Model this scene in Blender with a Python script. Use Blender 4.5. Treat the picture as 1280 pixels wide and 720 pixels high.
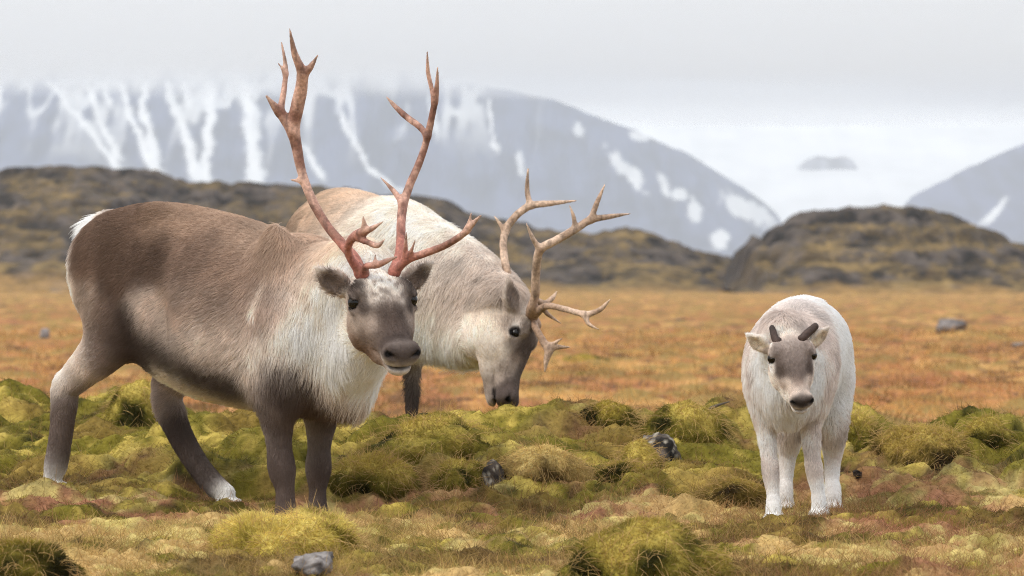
import bpy, math
import numpy as np
from mathutils import Vector

for o in list(bpy.data.objects):
    bpy.data.objects.remove(o)
SC = bpy.context.scene
COL = SC.collection
R = math.radians

# ------------------------------------------------------------------ camera
K = 0.0001636          # tangent per photo pixel (1280 wide)
H = 0.75               # eye height; horizon on photo row 350
cam = bpy.data.cameras.new('camera')
cam.sensor_width = 36.0
cam.lens = 36.0 / (1280 * K)
cam.clip_start, cam.clip_end = 0.1, 60000
cam.shift_y = -10.0 / 1280
cam.dof.use_dof = True
cam.dof.focus_distance = 15.15
cam.dof.aperture_fstop = (cam.lens / 1000) / 0.019
camo = bpy.data.objects.new('camera', cam)
COL.objects.link(camo)
camo.location = (0, 0, H)
camo.rotation_euler = (R(90), 0, 0)
SC.camera = camo

# ------------------------------------------------------------------ sky and sun
SUN_EL, SUN_AZ = 43.0, -124.0       # azimuth from +Y (view direction) towards +X
w = bpy.data.worlds.new('World')
SC.world = w
w.use_nodes = True
nt = w.node_tree
nt.nodes.clear()
N = nt.nodes.new
out = N('ShaderNodeOutputWorld')
bg = N('ShaderNodeBackground')
sky = N('ShaderNodeTexSky')
sky.sky_type = 'NISHITA'
sky.sun_disc = False
sky.sun_elevation = R(SUN_EL)
sky.sun_rotation = R(SUN_AZ)
skm = N('ShaderNodeVectorMath'); skm.operation = 'SCALE'; skm.inputs['Scale'].default_value = 0.10
nt.links.new(sky.outputs[0], skm.inputs[0])
tc = N('ShaderNodeTexCoord')
sep = N('ShaderNodeSeparateXYZ')
nt.links.new(tc.outputs['Generated'], sep.inputs[0])
mp = N('ShaderNodeMapping'); mp.inputs['Scale'].default_value = (5, 5, 60)
nt.links.new(tc.outputs['Generated'], mp.inputs[0])
nz = N('ShaderNodeTexNoise'); nz.inputs['Scale'].default_value = 1.0; nz.inputs['Detail'].default_value = 4
nt.links.new(mp.outputs[0], nz.inputs['Vector'])
# stratus deck: brightness by elevation (overcast skies brighten to the zenith), broken by soft streaks
off = N('ShaderNodeMath'); off.operation = 'MULTIPLY_ADD'
nt.links.new(nz.outputs['Fac'], off.inputs[0]); off.inputs[1].default_value = 0.034; off.inputs[2].default_value = -0.017
ad = N('ShaderNodeMath'); ad.operation = 'ADD'
nt.links.new(sep.outputs['Z'], ad.inputs[0]); nt.links.new(off.outputs[0], ad.inputs[1])
ramp = N('ShaderNodeValToRGB')
cr = ramp.color_ramp
cr.interpolation = 'EASE'
cr.elements[0].position = 0.0; cr.elements[0].color = (0.70, 0.71, 0.72, 1)
cr.elements[1].position = 1.0; cr.elements[1].color = (0.80, 0.81, 0.82, 1)
for p, c in ((0.028, (0.68, 0.69, 0.70)), (0.042, (0.50, 0.512, 0.525)), (0.052, (0.545, 0.56, 0.575)), (0.066, (0.60, 0.617, 0.635)), (0.2, (0.70, 0.715, 0.74)), (0.5, (0.78, 0.79, 0.81))):
    e = cr.elements.new(p); e.color = (*c, 1)
nt.links.new(ad.outputs[0], ramp.inputs[0])
br = N('ShaderNodeMapRange'); br.inputs['From Min'].default_value = 0.03; br.inputs['From Max'].default_value = 1.0
br.inputs['To Min'].default_value = 1.0; br.inputs['To Max'].default_value = 1.55
nt.links.new(sep.outputs['Z'], br.inputs['Value'])
cl = N('ShaderNodeVectorMath'); cl.operation = 'SCALE'
nt.links.new(ramp.outputs[0], cl.inputs[0]); nt.links.new(br.outputs[0], cl.inputs['Scale'])
mx = N('ShaderNodeMix'); mx.data_type = 'RGBA'; mx.inputs['Factor'].default_value = 0.93
nt.links.new(skm.outputs[0], mx.inputs['A']); nt.links.new(cl.outputs[0], mx.inputs['B'])
nt.links.new(mx.outputs['Result'], bg.inputs['Color'])
bg.inputs['Strength'].default_value = 1.0
nt.links.new(bg.outputs[0], out.inputs[0])

sl = bpy.data.lights.new('sun', 'SUN')
sl.energy = 1.5
sl.angle = R(16)
sl.color = (1.0, 0.93, 0.82)
so = bpy.data.objects.new('sun', sl)
COL.objects.link(so)
dv = Vector((math.sin(R(SUN_AZ)) * math.cos(R(SUN_EL)), math.cos(R(SUN_AZ)) * math.cos(R(SUN_EL)), math.sin(R(SUN_EL))))
so.rotation_euler = (-dv).to_track_quat('-Z', 'Y').to_euler()
so.location = dv * 30
SC.view_settings.view_transform = 'Standard'
SC.view_settings.look = 'None'
SC.view_settings.exposure = 0.46
SC.view_settings.gamma = 1.0
SC.cycles.use_denoising = True
SC.cycles.denoising_prefilter = 'NONE'
SC.cycles.denoising_input_passes = 'RGB_ALBEDO_NORMAL'
SC.cycles.filter_width = 1.1
SC.cycles.sample_clamp_indirect = 4.0
SC.cycles.volume_bounces = 2
SC.cycles_curves.shape = 'RIBBONS'

# ------------------------------------------------------------------ helpers
rng = np.random.default_rng(11)


def lin(*c):
    c = np.array(c, float) / 255.0
    return np.where(c <= 0.04045, c / 12.92, ((c + 0.055) / 1.055) ** 2.4)


def sstep(a, b, x):
    t = np.clip((x - a) / (b - a), 0, 1)
    return t * t * (3 - 2 * t)


def _hash(ix, iy, iz, seed):
    h = (ix.astype(np.int64) * 374761393 + iy.astype(np.int64) * 668265263 + iz.astype(np.int64) * 2147483647 + seed * 974634777) & 0xFFFFFFFF
    h = ((h ^ (h >> 13)) * 1274126177) & 0xFFFFFFFF
    h = ((h ^ (h >> 16)) * 2246822519) & 0xFFFFFFFF
    return ((h ^ (h >> 15)) & 0xFFFF) / 65535.0


def vnoise(x, y, z=None, seed=0):
    x = np.asarray(x, float); y = np.asarray(y, float)
    z = np.zeros_like(x) if z is None else np.asarray(z, float)
    fx, fy, fz = np.floor(x), np.floor(y), np.floor(z)
    tx, ty, tz = x - fx, y - fy, z - fz
    tx = tx * tx * (3 - 2 * tx); ty = ty * ty * (3 - 2 * ty); tz = tz * tz * (3 - 2 * tz)
    fx = fx.astype(np.int64); fy = fy.astype(np.int64); fz = fz.astype(np.int64)
    r = 0
    for dx in (0, 1):
        for dy in (0, 1):
            for dz in (0, 1):
                wgt = (tx if dx else 1 - tx) * (ty if dy else 1 - ty) * (tz if dz else 1 - tz)
                r = r + wgt * _hash(fx + dx, fy + dy, fz + dz, seed)
    return r


def fbm(x, y, z=None, seed=0, oct=4, gain=0.5):
    a, s, t = 1.0, 0.0, 0.0
    x = np.asarray(x, float); y = np.asarray(y, float)
    z = None if z is None else np.asarray(z, float)
    for i in range(oct):
        s = s + a * vnoise(x, y, z, seed + i * 17)
        t += a
        a *= gain
        x = x * 2.03 + 5.1; y = y * 2.03 + 1.7
        if z is not None:
            z = z * 2.03 + 3.3
    return s / t


def mix(a, b, t):
    t = np.asarray(t)[..., None]
    return a * (1 - t) + b * t


def pix(px, py, d):
    return np.array([(px - 640) * K * d, d, H + (350 - py) * K * d])


def link(o, parent=None, **props):
    COL.objects.link(o)
    if parent is not None:
        o.parent = parent
    for k_, v in props.items():
        o[k_] = v
    return o


def make_mesh(name, v, f, mat, smooth=True, col=None, extra=None):
    me = bpy.data.meshes.new(name)
    v = np.asarray(v, np.float32)
    if isinstance(f, np.ndarray):
        n, m = f.shape
        me.vertices.add(len(v)); me.vertices.foreach_set('co', v.ravel())
        me.loops.add(n * m); me.loops.foreach_set('vertex_index', f.astype(np.int32).ravel())
        me.polygons.add(n)
        me.polygons.foreach_set('loop_start', np.arange(0, n * m, m, dtype=np.int32))
        me.update(calc_edges=True)
    else:
        me.from_pydata(v.tolist(), [], f)
    if smooth:
        me.polygons.foreach_set('use_smooth', np.ones(len(me.polygons), bool))
    if col is not None:
        a = me.attributes.new('Col', 'FLOAT_COLOR', 'POINT')
        c4 = np.ones((len(v), 4), np.float32); c4[:, :3] = col
        a.data.foreach_set('color', c4.ravel())
    for nm, arr in (extra or {}).items():
        a = me.attributes.new(nm, 'FLOAT', 'POINT')
        a.data.foreach_set('value', np.asarray(arr, np.float32))
    me.materials.append(mat)
    me.update()
    return bpy.data.objects.new(name, me)


def make_strands(name, P, rad, col, mat):
    """P (n,m,3) control points, rad (m,) or (n,m), col (n,3)"""
    n, m = P.shape[:2]
    cu = bpy.data.hair_curves.new(name)
    cu.add_curves([m] * n)
    cu.points.foreach_set('position', P.astype(np.float32).ravel())
    a = cu.attributes.get('radius') or cu.attributes.new('radius', 'FLOAT', 'POINT')
    rr = np.broadcast_to(rad, (n, m)).astype(np.float32)
    a.data.foreach_set('value', np.ascontiguousarray(rr).ravel())
    a = cu.attributes.new('Col', 'FLOAT_COLOR', 'CURVE')
    c4 = np.ones((n, 4), np.float32); c4[:, :3] = np.clip(col, 0, 1)
    a.data.foreach_set('color', c4.ravel())
    cu.materials.append(mat)
    return bpy.data.objects.new(name, cu)


# ------------------------------------------------------------------ materials
def new_mat(name):
    m = bpy.data.materials.new(name)
    m.use_nodes = True
    m.node_tree.nodes.clear()
    return m, m.node_tree, m.node_tree.nodes.new


def strand_mat(name, trans=0.3, spec=0.12):
    m, t, n = new_mat(name)
    o = n('ShaderNodeOutputMaterial')
    at = n('ShaderNodeAttribute'); at.attribute_name = 'Col'
    p = n('ShaderNodeBsdfPrincipled'); p.inputs['Roughness'].default_value = 0.6; p.inputs['Specular IOR Level'].default_value = spec
    tr = n('ShaderNodeBsdfTranslucent')
    mi = n('ShaderNodeMixShader'); mi.inputs[0].default_value = trans
    t.links.new(at.outputs['Color'], p.inputs['Base Color'])
    t.links.new(at.outputs['Color'], tr.inputs['Color'])
    t.links.new(p.outputs[0], mi.inputs[1]); t.links.new(tr.outputs[0], mi.inputs[2])
    t.links.new(mi.outputs[0], o.inputs[0])
    return m


def col_mat(name, scale=60.0, amount=0.35, rough=0.9, bump=0.3, bdist=0.01, spec=0.2):
    """colour attribute broken up by two octaves of noise, plus fine relief"""
    m, t, n = new_mat(name)
    o = n('ShaderNodeOutputMaterial')
    at = n('ShaderNodeAttribute'); at.attribute_name = 'Col'
    tcn = n('ShaderNodeTexCoord')
    nz_ = n('ShaderNodeTexNoise'); nz_.inputs['Scale'].default_value = scale; nz_.inputs['Detail'].default_value = 5; nz_.inputs['Roughness'].default_value = 0.65
    t.links.new(tcn.outputs['Object'], nz_.inputs['Vector'])
    mr = n('ShaderNodeMapRange'); mr.inputs['From Min'].default_value = 0.25; mr.inputs['From Max'].default_value = 0.75
    mr.inputs['To Min'].default_value = 1 - amount; mr.inputs['To Max'].default_value = 1 + amount
    t.links.new(nz_.outputs['Fac'], mr.inputs['Value'])
    sc_ = n('ShaderNodeVectorMath'); sc_.operation = 'SCALE'
    t.links.new(at.outputs['Color'], sc_.inputs[0]); t.links.new(mr.outputs[0], sc_.inputs['Scale'])
    p = n('ShaderNodeBsdfPrincipled'); p.inputs['Roughness'].default_value = rough; p.inputs['Specular IOR Level'].default_value = spec
    bu = n('ShaderNodeBump'); bu.inputs['Strength'].default_value = bump; bu.inputs['Distance'].default_value = bdist
    t.links.new(nz_.outputs['Fac'], bu.inputs['Height'])
    t.links.new(sc_.outputs[0], p.inputs['Base Color'])
    t.links.new(bu.outputs[0], p.inputs['Normal'])
    t.links.new(p.outputs[0], o.inputs[0])
    return m


def plain_mat(name, color, rough=0.5, spec=0.5, coat=0.0):
    m, t, n = new_mat(name)
    o = n('ShaderNodeOutputMaterial')
    p = n('ShaderNodeBsdfPrincipled')
    p.inputs['Base Color'].default_value = (*color, 1); p.inputs['Roughness'].default_value = rough
    p.inputs['Specular IOR Level'].default_value = spec; p.inputs['Coat Weight'].default_value = coat
    t.links.new(p.outputs[0], o.inputs[0])
    return m


M_FUR = strand_mat('fur_strands', 0.28, 0.15)
M_GRASS = strand_mat('grass_strands', 0.30, 0.08)
M_SKIN = col_mat('coat_skin', 120, 0.15, 0.85, 0.2, 0.003)
M_GROUND = col_mat('tundra_ground', 28, 0.45, 0.95, 0.6, 0.03, 0.1)
M_MOSS = col_mat('moss_cushion', 40, 0.4, 0.95, 0.6, 0.02, 0.1)
M_ANTLER = col_mat('antler_bone', 90, 0.5, 0.55, 0.7, 0.005, 0.3)
M_ROCK = col_mat('rock', 30, 0.5, 0.9, 0.6, 0.02, 0.2)
M_HILL = col_mat('hillside', 0.9, 0.55, 0.95, 0.8, 0.8, 0.1)
M_MOUNT = col_mat('mountain_rock_and_snow', 0.006, 0.12, 0.95, 0.3, 20.0, 0.1)
M_EYE = plain_mat('eye_glossy', (0.006, 0.004, 0.003), 0.12, 0.35, 0.0)
M_TWIG = plain_mat('twig_bark', (0.10, 0.08, 0.06), 0.9, 0.2)

# ------------------------------------------------------------------ terrain height
PROF = {
    'left':   [(2, -.05), (12, -.03), (15, 0.0), (15.7, .05), (16.4, .10), (17.6, .13), (19.0, .205), (19.6, .19), (21.5, 0.0), (25, -.3), (20000, -.3)],
    'centre': [(2, -.05), (12, -.03), (15, -.01), (15.7, .04), (16.1, .10), (16.6, .155), (17.2, .185), (17.6, .175), (18.0, .08), (18.4, .02), (20, -.05), (25, -.3), (20000, -.3)],
    'right':  [(2, -.05), (12, -.03), (14.9, -.005), (15.6, .035), (16.1, .09), (16.6, .115), (17.1, .165), (17.5, .185), (18.2, .14), (20, -.05), (25, -.3), (20000, -.3)],
}


def profile(name, y):
    p = np.array(PROF[name])
    return np.interp(y, p[:, 0], p[:, 1])


def macro(x, y):
    xs = x + 0.25 * (fbm(x * 0.8, y * 0.8, seed=3, oct=2) - .5)
    ys = y + 0.55 * (fbm(x * 1.3, y * 0.7, seed=4, oct=3) - .5)
    a = sstep(-1.45, -0.95, xs)
    b = sstep(0.05, 0.45, xs)
    z = profile('left', ys) * (1 - a) + (profile('centre', ys) * (1 - b) + profile('right', ys) * b) * a
    return z


cols = np.concatenate([np.linspace(-0.9, -0.17, 50)[:-1], np.linspace(-0.17, 0.17, 330), np.linspace(0.17, 0.9, 50)[1:]])
rows = [3.0]
while rows[-1] < 9500:
    d = rows[-1]
    if d < 11.6:
        s = 0.12
    elif d < 19.8:
        s = 0.015
    elif d < 26:
        s = 0.06
    elif d < 480:
        s = max(0.06, d * 0.0042)
    else:
        s = d * 0.05
    rows.append(d + s)
rows = np.array(rows)
GX = cols[None, :] * rows[:, None]
GY = np.repeat(rows[:, None], len(cols), 1)
Z = macro(GX, GY)
near = sstep(22, 19.5, GY)
mid = sstep(24, 40, GY) * sstep(1500, 600, GY)
# gentle undulation, then plain tussocks beyond the rise
Z += near * 0.03 * (fbm(GX * 2.2, GY * 2.2, seed=7, oct=3) - .5) * 2 * sstep(10.5, 12, GY)
tus = fbm(GX * 0.55, GY * 0.16, seed=21, oct=3)
tus2 = fbm(GX * 1.9, GY * 0.7, seed=25, oct=3)
tus3 = fbm(GX * 3.1, GY * 1.6, seed=27, oct=3)
Z += mid * (0.10 * (tus - .5) + 0.14 * np.maximum(tus2 - .5, 0) * 2 + .10 * np.maximum(tus3 - .5, 0) * sstep(200, 60, GY))

# moss cushions: overlapping domes joined by max, so creases stay between them
DOME = np.zeros_like(Z)
DCOL = np.zeros_like(Z)
nd = 15000
dy_ = rng.uniform(11.2, 20.2, nd)
dx_ = rng.uniform(-0.19, 0.19, nd) * dy_
dr_ = 0.022 + 0.12 * rng.random(nd) ** 4.5
crest = np.clip(macro(dx_, dy_) / 0.20, 0, 1)
keep = rng.random(nd) < 0.32 + 0.68 * crest
dr_ *= 0.75 + 0.65 * crest
dhh = dr_ * (0.30 + 0.6 * crest * rng.random(nd)) * np.where(dr_ < .05, 1.2, 1)
dcr = rng.random(nd)
drot = rng.normal(0, .5, nd)
dasp = rng.uniform(0.40, 0.9, nd)
def stamp_domes(xs, ys, rs, hs, cs, rot, asp):
    for x0, y0, r0, h0, c0, ro, as_ in zip(xs, ys, rs, hs, cs, rot, asp):
        i0, i1 = np.searchsorted(rows, [y0 - r0 * 1.3, y0 + r0 * 1.3])
        j0, j1 = np.searchsorted(cols, [(x0 - r0 * 1.3) / y0 - 0.002, (x0 + r0 * 1.3) / y0 + 0.002])
        if i1 <= i0 or j1 <= j0:
            continue
        X = GX[i0:i1, j0:j1] - x0; Y = GY[i0:i1, j0:j1] - y0
        wob = 0.25 * r0 * (vnoise(GX[i0:i1, j0:j1] / r0 * 1.5, GY[i0:i1, j0:j1] / r0 * 1.5, seed=int(c0 * 1000)) - .5)
        c, s = math.cos(ro), math.sin(ro)
        a = (X * c + Y * s + wob) / r0; b = (-X * s + Y * c + wob) / (r0 * as_)
        q = 1 - a * a - b * b
        hgt = np.where(q > 0, h0 * np.sqrt(np.maximum(q, 0)) ** 0.8, 0)
        sub = DOME[i0:i1, j0:j1]
        up = hgt > sub
        sub[up] = hgt[up]
        DCOL[i0:i1, j0:j1][up] = c0
stamp_domes(dx_[keep], dy_[keep], dr_[keep], dhh[keep], dcr[keep], drot[keep], dasp[keep])
Z += DOME
Z += near * (0.034 * (fbm(GX * 11, GY * 11, seed=9, oct=3) - .5) * 2 + .014 * (fbm(GX * 34, GY * 34, seed=10, oct=2) - .5) * 2)

# hooves press the moss: (pixel column, sole row, distance)
def lat_d(px, lat, px0, d0, heading):
    lx, ly = -math.sin(R(heading)), math.cos(R(heading))
    return (-lat + (px0 - 640) * K * d0 * lx + d0 * ly) / ((px - 640) * K * lx + ly)
for hx, hy, hd_ in ((72, 607, lat_d(66, .13, 270, 15.65, -38)), (292, 628, lat_d(284, -.13, 270, 15.65, -38)), (362, 664, lat_d(358, .14, 270, 15.65, -38)), (402, 660, lat_d(398, -.12, 270, 15.65, -38)),
                    (967, 656, 15.16), (1024, 643, 15.25), (981, 637, 15.58), (1041, 634, 15.57)):
    tx, ty, tz = pix(hx, hy, hd_)
    rr_ = np.sqrt((GX - tx) ** 2 + (GY - ty) ** 2)
    wgt = sstep(.30, .07, rr_)
    Z = Z * (1 - wgt) + tz * wgt

ROWI = np.arange(len(rows)); COLI = np.arange(len(cols))


def gsample(A, x, y):
    x = np.atleast_1d(np.asarray(x, float)); y = np.atleast_1d(np.asarray(y, float))
    fi = np.interp(y, rows, ROWI); fj = np.interp(x / y, cols, COLI)
    i = np.minimum(fi.astype(int), len(rows) - 2); j = np.minimum(fj.astype(int), len(cols) - 2)
    a = fi - i; b = fj - j
    if A.ndim == 3:
        a = a[:, None]; b = b[:, None]
    return A[i, j] * (1 - a) * (1 - b) + A[i + 1, j] * a * (1 - b) + A[i, j + 1] * (1 - a) * b + A[i + 1, j + 1] * a * b


def zg(x, y):
    return float(gsample(Z, x, y)[0])


def ground_d(px, py, d0=11.7, d1=400):
    """distance at which the ray through a pixel first meets the ground"""
    ds = np.concatenate([np.arange(d0, 21, .01), np.geomspace(21, d1, 4000)])
    ds = ds[ds <= d1]
    zz = gsample(Z, (px - 640) * K * ds, ds)
    ray = H + (350 - py) * K * ds
    hit = np.argmax(ray <= zz)
    return float(ds[hit]) if ray[hit] <= zz[hit] else None


# ---- colours of the ground
C_DARKMOSS = lin(42, 42, 13); C_MOSS = lin(108, 99, 36); C_BRIGHT = lin(180, 158, 80); C_PALE = lin(192, 178, 112)
C_STRAW = lin(190, 158, 104); C_RED = lin(158, 112, 84); C_SOIL = lin(50, 38, 28); C_OLIVE = lin(104, 96, 42); C_BROWN = lin(116, 86, 50)
n1 = fbm(GX * 1.6, GY * 1.1, seed=31, oct=4); n2 = fbm(GX * 5, GY * 4, seed=32, oct=4); n3 = fbm(GX * 22, GY * 18, seed=33, oct=3); n4 = fbm(GX * 2.6, GY * 2.2, seed=34, oct=3)
ridge = sstep(15.7, 16.5, GY) * near
dm = sstep(0.0, 0.05, DOME)
n5 = fbm(GX * 9, GY * 7, seed=38, oct=4)
moss = mix(C_DARKMOSS, C_MOSS, sstep(.34, .52, n5 * .55 + n3 * .35 + dm * .10))
moss = mix(moss, C_BRIGHT, sstep(.50, .64, n5 * .40 + n3 * .30 + n2 * .30 + (DCOL - .5) * .08) * .85)
moss = mix(moss, C_BROWN, sstep(.56, .68, n4) * .5)
grass = mix(C_STRAW, C_RED, sstep(.42, .58, n1 * .6 + n4 * .4))
grass = mix(grass, C_PALE, sstep(.48, .60, n2 * .6 + n3 * .4) * .75)
grass = mix(grass, C_OLIVE, sstep(.46, .58, n5 * .6 + n4 * .4) * .8)
side = sstep(-.6, .7, GX)                       # the right half is mossier down to the front
wm = np.clip(ridge * 0.95 + dm * 0.45 + sstep(.44, .56, n4 * .7 + n5 * .3) * (.78 + .2 * side) * (1 - ridge), 0, 1)
wm *= 1 - 0.35 * sstep(.54, .66, n1) * ridge
near_c = mix(grass, moss, wm)
crev_shade = sstep(.016, .003, DOME) * (.20 + .65 * ridge)  # occlusion shade between the cushions, painted into the ground colour
near_c = mix(near_c, near_c * np.array([.42, .40, .40]), crev_shade)
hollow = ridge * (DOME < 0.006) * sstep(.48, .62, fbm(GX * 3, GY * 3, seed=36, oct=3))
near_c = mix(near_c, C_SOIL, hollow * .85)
# plain behind: rust and gold grass with olive tussocks and bare brown streaks
P_OR = lin(178, 122, 76); P_GOLD = lin(194, 152, 92); P_RUST = lin(158, 104, 70); P_OL = lin(118, 102, 54); P_BR = lin(80, 62, 46)
b1 = fbm(GX * .22, GY * .05, seed=41, oct=5); b2 = fbm(GX * 1.1, GY * .3, seed=42, oct=5); b3 = fbm(GX * 4.0, GY * 1.2, seed=43, oct=4)
plain = mix(P_OR, P_RUST, sstep(.40, .58, b1 * .4 + b3 * .6))
plain = mix(plain, P_GOLD, sstep(.46, .60, b2 * .6 + b3 * .4) * .85)
plain = mix(plain, P_GOLD, sstep(120, 330, GY) * .45)
plain = mix(plain, P_OL, sstep(.52, .64, tus2 * .7 + b3 * .3) * .75)
plain = mix(plain, P_BR, np.clip(sstep(.48, .40, tus2 * .4 + b3 * .6) * .8, 0, 1))
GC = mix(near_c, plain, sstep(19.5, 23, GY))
far = sstep(480, 1500, GY)
GC = mix(GC, np.array(lin(120, 105, 80)), far)

nr, nc = Z.shape
ii = (np.arange(nr - 1)[:, None] * nc + np.arange(nc - 1)[None, :]).ravel()
gf = np.stack([ii, ii + 1, ii + nc + 1, ii + nc], 1)
gv = np.stack([GX, GY, Z], -1).reshape(-1, 3)
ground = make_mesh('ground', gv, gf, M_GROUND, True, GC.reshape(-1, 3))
link(ground, kind='structure')
dZy = np.gradient(Z, axis=0) / np.maximum(np.gradient(GY, axis=0), 1e-6)
dZx = np.gradient(Z, axis=1) / np.maximum(np.gradient(GX, axis=1), 1e-6)
GN = np.stack([-dZx, -dZy, np.ones_like(Z)], -1)
GN /= np.linalg.norm(GN, axis=-1, keepdims=True)


def strands(root, nrm, length, lean, col, m=3, droop=0.3, rad=0.0006):
    """short blades: root (n,3), nrm (n,3), length (n,), lean (n,3)"""
    n = len(root)
    P = np.zeros((n, m, 3))
    d = nrm + lean
    d /= np.linalg.norm(d, axis=1, keepdims=True)
    for j in range(m):
        t = j / (m - 1)
        P[:, j] = root + (d * t)[:, :] * length[:, None] + (lean * droop * t * t) * length[:, None]
        P[:, j, 2] -= droop * t * t * length * 0.35
    tap = np.linspace(1, 0.25, m)
    return P, np.outer(np.full(n, rad), tap)


def ground_strands(name, n, dmin, dmax, lmin, lmax, wfun, rad, leanamt, label, cat, tint=None, seed=1, bright=(0.5, 1.5)):
    g = np.random.default_rng(seed)
    u = g.random(n)
    y = dmin * (dmax / dmin) ** u          # denser towards the viewer's end
    x = g.uniform(-0.185, 0.185, n) * y
    keep = g.random(n) < wfun(x, y)
    x, y = x[keep], y[keep]
    n = len(x)
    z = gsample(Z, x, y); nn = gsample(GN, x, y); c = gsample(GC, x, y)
    L = lmin + (lmax - lmin) * g.random(n) ** 2
    fl = np.stack([fbm(x * 9, y * 9, seed=71, oct=2) - .5, fbm(x * 9, y * 9, seed=72, oct=2) - .5, np.zeros(n)], 1)
    lean = g.normal(0, leanamt, (n, 3)) + fl * 1.2
    lean[:, 2] *= .3
    P, r = strands(np.stack([x, y, z - 0.003], 1), nn, L, lean, c, rad=rad)
    c = c * g.uniform(bright[0], bright[1], (n, 1))
    if tint is not None:
        tc_, tw = tint(x, y, g)
        c = mix(c, tc_, tw)
    o = make_strands(name, P, r, c, M_GRASS)
    link(o, kind='stuff', label=label, category=cat)
    return o


ground_strands('moss_carpet', 480000, 11.6, 20.6, 0.006, 0.026, lambda x, y: 0.75 + 0.25 * sstep(15.5, 16.5, y), 0.0009, 0.60,
               'green and yellow moss carpeting the rise behind the animals', 'moss', seed=5)


def grass_w(x, y):
    return (0.15 + 0.85 * sstep(.40, .60, fbm(x * 2.0, y * 1.6, seed=52, oct=3))) * (1 - 0.6 * sstep(15.2, 16.4, y))


def grass_tint(x, y, g):
    n = len(x)
    c = mix(C_STRAW, C_RED, sstep(.42, .58, fbm(x * 1.6, y * 1.1, seed=31, oct=4) * .7 + g.random(n) * .3))
    return c * g.uniform(.6, 1.4, (n, 1)), 0.15 + 0.55 * g.random(n)


ground_strands('dry_grass', 130000, 11.6, 19.5, 0.020, 0.075, grass_w, 0.0008, 0.38,
               'fine straw and rust coloured grass in the foreground', 'grass', grass_tint, seed=6)

# ------------------------------------------------------------------ hummocks and stones
def ico(sub):
    import bmesh
    bm = bmesh.new()
    bmesh.ops.create_icosphere(bm, subdivisions=sub, radius=1)
    v = np.array([x.co[:] for x in bm.verts]); f = np.array([[q.index for q in p.verts] for p in bm.faces])
    bm.free()
    return v, f


ICO5, ICO4, ICO3 = ico(5), ico(4), ico(3)


def hummock(px, d, wpx, top_py, depth, pal, label, seed, lmax=0.03, n=14000, under=0.5, lump=0.12):
    x = (px - 640) * K * d
    rx = wpx * K * d / 2; ry = depth
    topz = H + (350 - top_py) * K * d
    base = min(zg(x, d), zg(x, d - ry * .8), zg(x - rx * .8, d), zg(x + rx * .8, d)) - 0.01
    hgt = max(topz - base, 0.05)
    v, f = ICO5
    v = v.copy()
    # lobes: several cushions pressed together, creased where they meet
    g = np.random.default_rng(seed)
    nl = g.normal(size=(26, 3)); nl /= np.linalg.norm(nl, axis=1, keepdims=True)
    dots = v @ nl.T
    wob = .12 * (fbm(v[:, 0] * 4, v[:, 1] * 4, v[:, 2] * 4, seed=seed + 2, oct=3) - .5)
    lob = np.sqrt(np.clip(1 - ((1 - dots) / g.uniform(.16, .42, 26)[None, :]) + wob[:, None], 0, 1)).max(1)
    ridgeN = 1 - lob
    l1 = fbm(v[:, 0] * 1.3 + seed, v[:, 1] * 1.3, v[:, 2] * 1.3, seed=seed, oct=2) - .5
    s = .80 + .22 * lob + (lump + .10) * 2.4 * l1
    s += 0.20 * (fbm(v[:, 0] * 5, v[:, 1] * 5, v[:, 2] * 5, seed=seed + 5, oct=4, gain=.6) - .5)
    p = v * s[:, None]
    zz = p[:, 2].copy()
    p[:, 0] *= rx; p[:, 1] *= ry
    p[:, 2] = np.where(zz > 0, zz * hgt, zz * 0.08)
    nrm = v / np.array([rx, ry, hgt]); nrm /= np.linalg.norm(nrm, axis=1, keepdims=True)
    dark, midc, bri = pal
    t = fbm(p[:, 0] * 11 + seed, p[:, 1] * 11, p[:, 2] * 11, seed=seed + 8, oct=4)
    c = mix(dark, midc, sstep(.30, .50, t * .9 - np.clip(ridgeN, 0, 1) * .25 + np.clip(zz, -.2, 1) * .18))  # crease shade between lobes painted into the colour; paler towards the top
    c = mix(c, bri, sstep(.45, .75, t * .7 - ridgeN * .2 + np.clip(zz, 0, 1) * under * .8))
    root = bpy.data.objects.new('moss_hummock', None)
    link(root, label=label, category='hummock', group='moss hummocks on the tundra')
    root.location = (x, d, base)
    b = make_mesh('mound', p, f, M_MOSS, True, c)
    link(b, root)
    # strands
    tri = p[f]
    ar = np.linalg.norm(np.cross(tri[:, 1] - tri[:, 0], tri[:, 2] - tri[:, 0]), axis=1)
    cz = tri[:, :, 2].mean(1)
    ar = ar * (cz > -0.01)
    fi = g.choice(len(f), n, p=ar / ar.sum())
    bc = g.dirichlet((1, 1, 1), n)
    rt = (tri[fi] * bc[:, :, None]).sum(1); nn = (nrm[f[fi]] * bc[:, :, None]).sum(1); cc = (c[f[fi]] * bc[:, :, None]).sum(1)
    L = 0.006 + (lmax * .7 - .006) * g.random(n) ** 2
    stem = g.random(n) < .04
    L = np.where(stem, L + .02 + .03 * g.random(n), L)
    cc = np.where(stem[:, None], C_STRAW * .9, cc)
    fl = np.stack([fbm(rt[:, 0] * 14, rt[:, 1] * 14, rt[:, 2] * 14, seed=seed + 20 + i, oct=2) - .5 for i in range(3)], 1)
    lean = g.normal(0, .35, (n, 3)) + fl * 1.5
    lean[:, 2] -= .35
    P, r = strands(rt, nn, L, lean, cc, rad=0.0009, droop=.5)
    so_ = make_strands('moss_strands', P, r, cc * g.uniform(.7, 1.35, (n, 1)), M_GRASS)
    link(so_, root, kind='stuff')
    return root


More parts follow.
